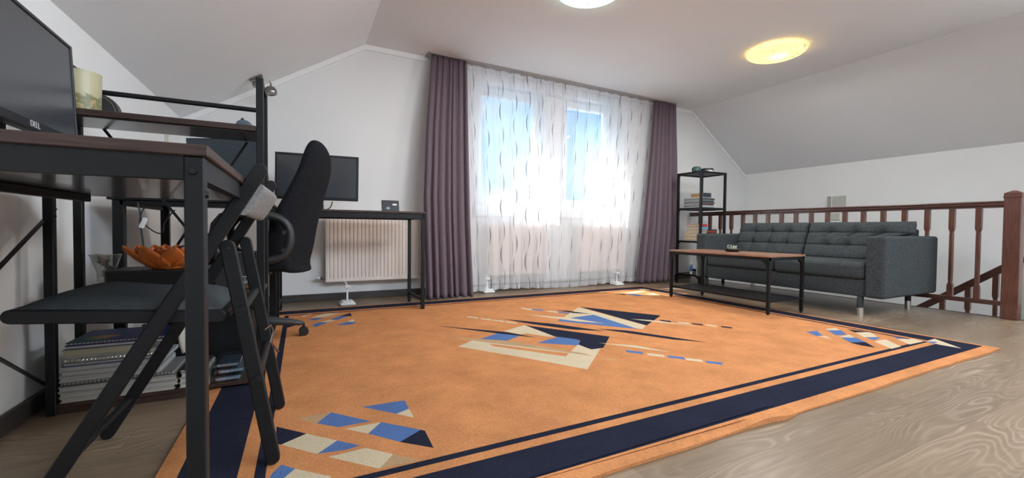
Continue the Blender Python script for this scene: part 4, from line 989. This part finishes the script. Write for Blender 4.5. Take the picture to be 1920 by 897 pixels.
# brush standing on the lowest board
bx, by = 4.24, 3.60
t = thing('scrubbing_brush', 'small blue and white handled brush on the lowest board of the tall shelf', 'brush', (bx, by, .124))
m = MB(); m.cyl((bx, by, .124), (bx, by, .155), .013, .010); m.build('bristles', M_whitep, t)
m = MB(); m.lathe([(0, .155 - .124), (.012, .032), (.017, .045), (.017, .085), (.012, .115), (0, .118)], (bx, by, .124), n=20); m.build('body', mat('blue_plastic', (.06, .16, .38), .4), t)
m = MB(); m.cyl((bx, by, .238), (bx + .012, by, .31), .005); m.build('handle', M_whitep, t)

# ================================================================== STAIR RAILING
t = thing('stair_railing', 'dark mahogany wooden railing with balusters along the stairwell behind the sofa', 'railing', (4.80, 2.6, 0))
RXc = 4.80
m = MB(); m.box((RXc - .030, 1.195, .862), (RXc + .030, 4.09, .888), .006, 3).box((RXc - .036, 1.195, .882), (RXc + .036, 4.09, .900), .008, 3).box((RXc - .020, 1.195, .848), (RXc + .020, 4.09, .866), .002); m.build('handrail', M_rail2, t)
m = MB(); m.box((RXc - .018, 1.195, .095), (RXc + .018, 4.09, .130), .003); m.build('bottom_rail', M_rail2, t)
m = MB(); m.box((RXc - .035, 1.108, .0), (RXc + .045, 1.198, .935), .004).box((RXc - .039, 1.104, .920), (RXc + .049, 1.202, .935), .004)
m.loft([[(RXc - .035, 1.108, .935), (RXc + .045, 1.108, .935), (RXc + .045, 1.198, .935), (RXc - .035, 1.198, .935)], [(RXc - .035, 1.108, .955), (RXc + .045, 1.108, .955), (RXc + .045, 1.198, .955), (RXc - .035, 1.198, .955)], [(RXc - .005, 1.143, .975), (RXc + .015, 1.143, .975), (RXc + .015, 1.163, .975), (RXc - .005, 1.163, .975)]])
nw = m.build('newel_post', M_rail, t)
for dyy, r_ in ((-.017, .006), (0, .003), (.017, .006)):
    m = MB(); m.cyl((RXc - .0355, 1.150 + dyy, .522), (RXc - .0385, 1.150 + dyy, .522), r_); m.build('screw_cap', M_chrome, nw)
def baluster(X, Y_, z0, z1):
    w_ = .0175; L_ = z1 - z0; prof = [(0, 1), (.13, 1), (.165, .72), (.20, .80), (.5, .80), (.70, .80), (.735, .72), (.77, 1), (1, 1)]
    rg = []
    for s_, k in prof:
        z = z0 + s_ * L_; a = w_ * k; b_ = a * (.45 if k < 1 else .92)
        rg.append([(X - a, Y_ - b_, z), (X - b_, Y_ - a, z), (X + b_, Y_ - a, z), (X + a, Y_ - b_, z), (X + a, Y_ + b_, z), (X + b_, Y_ + a, z), (X - b_, Y_ + a, z), (X - a, Y_ + b_, z)])
    m = MB(); m.loft([[Vector(p) for p in r] for r in rg]); return m
ys = 1.334
while ys < 4.08:
    b_ = baluster(RXc, ys, .125, .852); b_.build('baluster', M_rail, t, angle=20); ys += .1535
# lower railing going down the stairs
t = thing('stair_railing', 'sloping dark wooden handrail of the stairs going down behind the railing', 'railing', (5.3, 1.6, -.4))
p0, p1 = Vector((5.3, 1.20, .455)), Vector((5.3, 2.75, -.80))
m = MB(); m.bar(p0, p1, .055, .045, up=(1, 0, 0), bev=.006); m.build('handrail', M_rail2, t)
m = MB(); m.bar(p0 - Vector((0, 0, .85)), p1 - Vector((0, 0, .85)), .045, .04, up=(1, 0, 0), bev=.004); m.build('bottom_rail', M_rail2, t)
y = 1.36
while y < 2.7:
    z = lerp(p0.z, p1.z, (y - p0.y) / (p1.y - p0.y)); b_ = baluster(5.3, y, z - .85, z - .02); b_.build('baluster', M_rail, t, angle=20); y += .165
# wall intercom beyond the rail
p = at(1569.5, 378, X=KX); q = at(1566, 405, X=KX)
t = thing('intercom', 'pale wall-mounted intercom box just above the handrail on the right wall', 'intercom', (KX, p.y, 1.0))
ya, yb_ = at(1586.5, 378, X=KX).y, at(1562.5, 378, X=KX).y; yc = at(1553, 378, X=KX).y; z0_, z1_ = .935, 1.095
m = MB(); m.box((KX - .035, ya, z0_), (KX - .001, yb_, z1_), .004); m.build('cover', mat('pale_grey_green', (.47, .48, .43), .5), t)
m = MB(); m.box((KX - .028, yb_ + .006, z0_), (KX - .001, yc, z1_), .003)
for k in range(5): m.box((KX - .030, yb_ + .015, z0_ + .02 + k * .027), (KX - .027, yc - .01, z0_ + .026 + k * .027))
m.build('side_panel', mat('grey_panel', (.36, .36, .33), .5), t)
m = MB(); m.box((KX - .034, yb_ - .001, z0_), (KX - .001, yb_ + .007, z1_), .001); m.build('white_strip', M_trimw, t)
m = MB(); m.box((KX - .012, at(1575, 405, X=KX).y, .80), (KX - .001, at(1555, 405, X=KX).y, .885), .003).box((KX - .014, at(1575, 405, X=KX).y, .845), (KX - .011, at(1555, 405, X=KX).y, .85))
tag(m.build('wall_socket', mat('cream_plastic', (.55, .56, .48), .5)), 'cream wall plate seen below the handrail on the right wall', 'socket')

# light switch on the left wall
p = at(314.5, 262, X=WL)
t = thing('light_switch', 'white double light switch on the left wall above the shelf', 'switch', (WL, p.y, p.z))
m = MB(); m.box((WL, p.y - .07, p.z - .055), (WL + .008, p.y + .05, p.z + .06), .003); m.build('plate', mat('cream_plastic', (.55, .56, .48), .5), t)
m = MB(); m.box((WL + .007, p.y - .02, p.z - .035), (WL + .013, p.y + .035, p.z + .04), .002); m.build('rocker', M_whitep, t)

# ================================================================== THINGS ON THE UPPER SHELF OF THE HUTCH
zt = 1.0525
vb = at(163, 204, Y=2.06); vx, vy = -.712, 2.06
t = thing('candle_vase', 'yellowish glass candle vase with leaf print behind the near monitor', 'vase', (vx, vy, zt))
def m_vase():
    m, t_, b = newmat('olive_leaf_glass'); L = t_.links.new
    tc = N(t_, 'ShaderNodeTexCoord'); n1 = N(t_, 'ShaderNodeTexNoise'); n1.inputs['Scale'].default_value = 38; n1.inputs['Detail'].default_value = 5; L(tc.outputs['Object'], n1.inputs[0])
    sp = N(t_, 'ShaderNodeSeparateXYZ'); L(tc.outputs['Object'], sp.inputs[0])
    mr = N(t_, 'ShaderNodeMapRange'); mr.inputs[1].default_value = .095; mr.inputs[2].default_value = .045; L(sp.outputs[2], mr.inputs[0])
    ml = N(t_, 'ShaderNodeMath', operation='MULTIPLY'); L(n1.outputs[0], ml.inputs[0]); L(mr.outputs[0], ml.inputs[1])
    r = N(t_, 'ShaderNodeValToRGB'); e = r.color_ramp.elements; e[0].position = .30; e[0].color = (.50, .46, .29, 1); e[1].position = .62; e[1].color = (.42, .33, .15, 1)
    x = e.new(.42); x.color = (.22, .21, .08, 1); x = e.new(.52); x.color = (.16, .17, .08, 1)
    L(ml.outputs[0], r.inputs[0]); L(r.outputs[0], b.inputs['Base Color']); b.inputs['Roughness'].default_value = .35; b.inputs['Subsurface Weight'].default_value = .3; b.inputs['Subsurface Radius'].default_value = (.03, .03, .01)
    return m
m = MB(); m.lathe([(0, 0), (.050, 0), (.056, .004), (.059, .14), (.060, .145), (.055, .145), (.052, .01), (0, .008)], (vx, vy, zt), n=44); m.build('glass', m_vase(), t)
m = MB(); m.cyl((vx, vy, zt + .009), (vx, vy, zt + .05), .04); m.build('candle', mat('cream_wax', (.6, .55, .35), .5), t)
dp = at(203, 197, Y=2.15)
t = thing('table_clock', 'dark round-topped clock standing beside the yellow vase on the hutch shelf', 'clock', (dp.x, 2.16, zt))
m = MB(); n_ = 24
pr = [Vector((dp.x - .052 + .0, 2.13, zt))] + [Vector((dp.x - .02 + .058 * cos(a), 2.13, zt + .02 + .075 * sin(a))) for a in [pi * k / 16 for k in range(17)]][::-1] + [Vector((dp.x + .045, 2.13, zt))]
m.prism([Vector((dp.x - .078, 2.13, zt))] + pr[1:-1] + [Vector((dp.x + .045, 2.13, zt))], (0, .035, 0), .004); m.build('body', M_darkplas, t)
m = MB(); m.tube([(dp.x - .02 + .048 * cos(a), 2.128, zt + .02 + .064 * sin(a)) for a in [pi * k / 20 for k in range(21)]], .0012, n=6); m.build('rim_line', mat('bronze_line', (.25, .21, .16), .4), t)
mx0, mx1 = at(438, 238, Y=2.08), at(477, 238, Y=2.08)
t = thing('computer_mouse', 'blue-grey computer mouse at the right end of the hutch shelf', 'mouse', ((mx0.x + mx1.x) / 2, 2.07, zt))
cxm = (mx0.x + mx1.x) / 2; hw = (mx1.x - mx0.x) / 2
m = MB(); m.sph((cxm, 2.07, zt), 1, (hw, .055, .040), n=28)
bmesh.ops.bisect_plane(m.bm, geom=m.bm.verts[:] + m.bm.edges[:] + m.bm.faces[:], plane_co=(0, 0, zt), plane_no=(0, 0, -1), clear_outer=True)
bmesh.ops.bisect_plane(m.bm, geom=m.bm.verts[:] + m.bm.edges[:] + m.bm.faces[:], plane_co=(cxm - hw * .55, 0, zt + .03), plane_no=(-1, 0, .25), clear_outer=True)
bmesh.ops.holes_fill(m.bm, edges=[e for e in m.bm.edges if len(e.link_faces) == 1])
m.build('body', mat('blue_grey_plastic', (.10, .14, .20), .25, .3), t)
m = MB(); m.cyl((cxm - hw * .1, 2.060, zt + .040), (cxm - hw * .1, 2.066, zt + .040), .006); m.build('wheel', M_blackp, t)

# ================================================================== THINGS ON THE MIDDLE SHELF
MZ = .4005
t = thing('drawer_box', 'flat black box under the orange bowl, on the middle shelf of the near desk', 'box', (-.42, 2.12, MZ))
m = MB(); m.box((-.632, 1.995, MZ), (-.315, 2.185, .486), .003); m.build('body', M_blackp, t)
m = MB(); m.box((-.622, 1.990, MZ + .008), (-.325, 1.996, .480), .001); m.build('front', M_black, t)
# second box with the round emblem
t = thing('headset_box', 'black box with a grey round emblem on the middle shelf near the post', 'box', (-.23, 2.08, MZ))
m = MB(); m.box((-.305, 1.99, MZ), (-.165, 2.16, .545), .002); m.build('carton', mat('matte_black_card', (.012, .012, .013), .7), t)
ec = at(459, 523.5, Y=1.989)
gm = mat('silver_print', (.36, .36, .35), .5)
m = MB()
m.tube([(ec.x + .010 * cos(a), 1.989, ec.z + .010 * sin(a)) for a in [2 * pi * k / 20 for k in range(20)]], .0022, n=6, closed=True); m.sph((ec.x, 1.989, ec.z), .003, (1, .3, 1), n=10)
m.tube([(ec.x + .017 * cos(a), 1.989, ec.z + .017 * sin(a)) for a in [R(190 + k * 13) for k in range(14)]], .0022, n=6)
m.tube([(ec.x - .016, 1.989, ec.z + .003), (ec.x - .022, 1.989, ec.z)], .003, n=6); m.sph((ec.x - .016, 1.989, ec.z + .015), .0035, (1, .3, 1), n=10); m.tube([(ec.x + .008, 1.989, ec.z + .010), (ec.x + .009, 1.989, ec.z + .021)], .002, n=6)
m.build('emblem', gm, t)
m = MB(); m.box((ec.x - .02, 1.9885, MZ + .002), (ec.x + .035, 1.9898, MZ + .017)); m.build('brown_stripe', mat('brown_print', (.10, .055, .03), .6), t)
# lotus bowl
bx, by, bz_ = -.462, 2.065, .4865
t = thing('lotus_bowl', 'orange petal-edged bowl on the flat black box of the near desk', 'bowl', (bx, by, bz_))
m = MB()
for ring, (np_, r0, r1, z0_, z1_, off) in enumerate(((10, .055, .140, .012, .078, 0), (10, .050, .120, .012, .074, .5))):
    for k in range(np_):
        a = 2 * pi * (k + off) / np_
        def pf(u, v):
            wd = .044 * (sin(pi * min(1, .18 + v * .82)) ** .7) * (1 if v < .99 else .02)
            rad = lerp(r0 * .6, r1, v ** .9); z = bz_ + .004 + (z1_ - .004) * (v ** 1.35) + .003 * ring
            s_ = (u - .5) * 2 * wd; cup = .012 * (abs(u - .5) * 2) ** 2 * v
            return Vector((bx + (rad) * cos(a) - s_ * sin(a), by + (rad) * sin(a) + s_ * cos(a), z + cup))
        m.grid(pf, 6, 12)
m.lathe([(0, .0), (.052, .0), (.062, .010), (.058, .012), (0, .006)], (bx, by, bz_), n=24)
m.build('petals', M_orange, t, solid=.003, angle=180)
t = thing('zipped_case', 'blue folded case lying in the orange bowl', 'case', (-.40, 2.15, .51))
m = MB(); m.box((-.43, 2.05, .540), (-.325, 2.13, .574), .006).box((-.42, 2.055, .508), (-.36, 2.12, .54), .006); m.build('body', mat('navy_cloth', (.015, .03, .13), .8), t)
m = MB(); m.box((-.43, 2.049, .555), (-.325, 2.051, .558)); m.build('zip', M_blackp, t)
m = MB(); m.box((-.53, 2.04, .528), (-.45, 2.09, .535), .002, rot=Matrix.Rotation(R(6), 3, 'Y')).box((-.525, 2.045, .536), (-.455, 2.09, .541), .002, rot=Matrix.Rotation(R(6), 3, 'Y'))
tag(m.build('card_holder', M_darkplas), 'flat dark card holder lying in the left half of the orange bowl', 'card holder')
# clear tub with cotton
ux0 = -.705
t = thing('plastic_tub', 'clear plastic tub of white cotton left of the flat black box', 'tub', (ux0 + .03, 2.13, MZ))
m = MB(); m.lathe([(0, .0), (.024, .0), (.026, .07), (.045, .135), (.048, .137), (.046, .139), (.043, .136), (.024, .07), (.021, .003), (0, .003)], (ux0 + .035, 2.13, MZ), n=28); m.build('tub', M_clear, t)
m = MB()
for k in range(26): 
    hh = random.uniform(.02, .135); rmx = .016 if hh < .07 else .030; a = random.uniform(0, 6.3); r_ = random.uniform(0, rmx); m.sph((ux0 + .035 + r_ * cos(a), 2.13 + r_ * sin(a), MZ + hh), random.uniform(.008, .013), n=8)
o = m.build('cotton', mat('cotton', (.48, .44, .38), .9, var=.25, scale=40), t); o['kind'] = 'stuff'
m = MB(); m.box((-.668, 2.02, MZ), (-.634, 2.06, MZ + .045), .003).box((-.660, 2.025, MZ + .045), (-.640, 2.055, MZ + .062), .003)
tag(m.build('small_white_box', M_whitep), 'small white box beside the clear tub on the middle shelf', 'box')

# cables under the desk
t = thing('charging_cable', 'black cable with white connector hanging behind the orange bowl', 'cable', tuple(at(262, 420, Y=2.35)))
m = MB(); 
def pxpath(pts, Yp): return [at(a, b_, Y=Yp) for a, b_ in pts]
def smooth_path(p, n=5):
    out = []
    for i in range(len(p) - 1):
        a, b_, c, d_ = p[max(0, i - 1)], p[i], p[i + 1], p[min(len(p) - 1, i + 2)]
        for k in range(n):
            s_ = k / n; out.append(.5 * ((2 * b_) + (c - a) * s_ + (2 * a - 5 * b_ + 4 * c - d_) * s_ ** 2 + (3 * b_ - a - 3 * c + d_) * s_ ** 3))
    out.append(p[-1]); return out
m.tube(smooth_path(pxpath([(258, 380), (263, 402), (263, 420), (266, 440), (270, 470), (274, 500)], 2.435)), .0035, n=8)
m.tube(smooth_path(pxpath([(274, 388), (267, 395), (264, 410), (272, 422), (285, 432), (298, 438), (306, 434), (308, 420), (318, 405), (328, 394)], 2.43)), .0028, n=8); m.build('cord', M_blackp, t)
m = MB(); a, b_ = at(264, 428, Y=2.42), at(273, 409, Y=2.42); m.bar(a, b_, .018, .012, up=(0, 1, 0), bev=.003); m.build('plug', M_whitep, t)

# ================================================================== BOTTOM SHELF: notebooks and folders
zs = .0375; yA, yB = 1.965, 2.18
rows = [(.016, (.50, .47, .40), 'thin cream folder', 0, -.742, -.43), (.020, (.42, .40, .36), 'grey paper folder', 0, -.746, -.42), (.020, (.34, .32, .29), 'thick grey notebook', 0, -.747, -.425), (.014, (.20, .20, .20), 'black spiral notebook', 2, -.746, -.43),
        (.020, (.42, .42, .41), 'white ring folder', 0, -.745, -.47), (.018, (.36, .33, .31), 'pinkish grey notebook', 0, -.742, -.48), (.014, (.40, .42, .43), 'pale blue-grey folder', 0, -.745, -.46), (.014, (.03, .035, .12), 'navy covered notebook', 0, -.738, -.50),
        (.014, (.38, .35, .30), 'spiral notebook with pale cover', 1, -.735, -.47), (.008, (.45, .45, .44), 'thin white notebook', 0, -.745, -.47), (.024, (.32, .29, .20), 'thick beige diary', 0, -.738, -.50), (.014, (.02, .03, .10), 'dark navy notebook', 0, -.730, -.45), (.010, (.02, .03, .11), 'navy green-cornered spiral notebook', 2, -.728, -.45)]
pos = ['bottommost', 'second from bottom', 'third from bottom', 'fourth from bottom', 'fifth from bottom', 'sixth from bottom', 'seventh from bottom', 'seventh from top', 'sixth from top', 'fourth from top', 'third from top', 'second from top', 'topmost']
pos = ['bottommost', 'second from bottom', 'third from bottom', 'fourth from bottom', 'fifth from bottom', 'sixth from bottom', 'middle one', 'sixth from top', 'fifth from top', 'fourth from top', 'third from top', 'second from top', 'topmost']
z = zs
for k, (h, c, nm_, spi, xa, xb_) in enumerate(rows):
    page = (.40, .385, .36) if k not in (10,) else (.34, .31, .22)
    bt = book(xa, xb_, yA + random.uniform(0, .012), yB, z + .0005, z + h - .0008, c, '%s, %s in the stack under the near desk' % (nm_, pos[k]), 'notebooks stacked on the floor shelf of the near desk', 'y1', page, name='notebook', spiral=spi, cat='notebook')
    z += h
pt = bt
m = MB(); zz = z - .0006
m.prism([(-.728, yA + .01, zz), (-.62, yA + .01, zz), (-.66, yA + .10, zz), (-.728, yA + .10, zz)], (0, 0, .0004)); m.build('green_corner', mat('green_print', (.01, .08, .06), .5), pt)
m = MB(); m.prism([(-.69, yA + .05, zz + .0003), (-.63, yA + .04, zz + .0003), (-.60, yA + .08, zz + .0003), (-.66, yA + .10, zz + .0003)], (0, 0, .0004)); m.build('orange_corner', mat('ochre_print', (.30, .14, .04), .5), pt)
z2 = zs + .0005
G = 'papers and notebooks right of the stack on the floor shelf'
for h, c, nm_, spi, xa, xb_, rz in ((.018, (.45, .42, .36), 'cream paper folder, lowest right of the tall stack', 0, -.415, -.322, 0), (.020, (.40, .38, .35), 'grey folder, middle one right of the tall stack', 0, -.415, -.325, 0), (.020, (.38, .37, .34), 'white notepad under the small spiral notebook', 0, -.41, -.33, 0), (.010, (.02, .022, .03), 'small black spiral notebook on the white notepad', 1, -.415, -.335, .0)):
    book(xa, xb_, yA + .005, yB - .02, z2, z2 + h - .0008, c, nm_, G, 'y1', (.5, .48, .43), name='notebook', spiral=spi, rz=rz, cat='notebook'); z2 += h
z3 = zs + .0005
for k, (h, xa, xb_) in enumerate(((.030, -.315, -.215), (.026, -.305, -.205), (.020, -.310, -.222))):
    t = thing('plastic_case', ['clear plastic case at the bottom of the three beside the notebooks', 'clear plastic case in the middle of the three beside the notebooks', 'clear plastic case topmost of the three beside the notebooks'][k], 'case', ((xa + xb_) / 2, 2.04, z3), 'clear plastic cases on the floor shelf')
    m = MB(); m.box((xa, yA + .01, z3), (xb_, yB - .03, z3 + h * .7), .003); m.build('tray', M_boxclear, t)
    m = MB(); m.box((xa - .002, yA + .008, z3 + h * .7 + .0005), (xb_ + .002, yB - .028, z3 + h - .001), .002); m.build('lid', M_boxclear, t)
    m = MB(); m.box((xa + .01, yA + .02, z3 + .003), (xb_ - .01, yB - .05, z3 + h * .5), .002); m.build('contents', mat('pale_blue_contents', (.42, .48, .54), .6, var=.5, scale=80), t); z3 += h
# tower computer behind the shelf
t = thing('computer_tower', 'black computer tower standing in the dark behind the notebooks', 'computer', (-.30, 2.42, 0))
m = MB(); m.box((-.56, 2.23, .017), (-.20, 2.42, .37), .004); m.build('case', M_blackp, t)
m = MB(); m.box((-.55, 2.222, .02), (-.21, 2.23, .36), .003); m.build('front_panel', M_black, t)
# hanging paper strip
pa = [(330, 610, 351, 610), (333, 630, 352, 628), (337, 648, 355, 642), (343, 663, 357, 655)]
m = MB(); Yp = 1.955
rows_ = [(at(a, b_, Y=Yp), at(c, d_, Y=Yp)) for a, b_, c, d_ in [(329, 588, 350, 588)] + pa]
def fs(u, v):
    k = v * (len(rows_) - 1); i = min(len(rows_) - 2, int(k)); f_ = k - i
    return lerp(lerp(rows_[i][0], rows_[i + 1][0], f_), lerp(rows_[i][1], rows_[i + 1][1], f_), u) + Vector((0, .006 * sin(v * 5), 0))
m.grid(fs, 4, 24); o = m.build('paper_strip', mat('receipt_paper', (.72, .68, .62), .8), solid=.0008)
tag(o, 'white curled paper strip hanging below the chair seat by the notebooks', 'paper')

# ================================================================== THINGS ON THE CONSOLE DESK
A, B = at(716, 395, Y=3.46), at(749, 396, Y=3.46)
t = thing('phone_dock', 'small black stand with a white oval and blue square on the console desk', 'stand', ((A.x + B.x) / 2, 3.48, .779))
w_ = B.x - A.x; rt = Matrix.Rotation(R(-14), 3, 'X'); pv = (A.x, 3.46, .7795)
m = MB(); m.box((A.x, 3.46, .7795), (B.x, 3.470, .7795 + .098), .004, 3, rot=rt, piv=pv); bd = m.build('plate', M_blackp, t)
m = MB(); m.box((A.x + .01, 3.47, .7795), (B.x - .01, 3.53, .7875), .003); m.build('base', M_blackp, t)
m = MB(); m.sph((A.x + w_ * .74, 3.4593, .7795 + .062), 1, (w_ * .14, .002, .008), n=20, rot=None); bmesh.ops.rotate(m.bm, verts=m.bm.verts[:], cent=pv, matrix=rt); o = m.build('white_oval', M_whitep, bd)
m = MB(); m.box((A.x + w_ * .27, 3.4585, .7795 + .022), (A.x + w_ * .45, 3.4605, .7795 + .040), .0005, rot=rt, piv=pv); m.build('blue_square', mat('pale_blue_print', (.25, .42, .55), .5), bd)
# monitor lead
t = thing('monitor_cable', 'thin black cable hanging from the console desk monitor', 'cable', tuple(at(620, 385, Y=3.62)))
m = MB(); m.tube(smooth_path([at(623, 378, Y=3.60), at(620, 388, Y=3.61), at(612, 393.5, Y=3.66), at(598, 398, Y=3.79), at(590, 408, Y=3.79), at(582, 420, Y=3.79), at(575, 432, Y=3.79)]), .0035, n=8); m.build('cord', M_blackp, t)
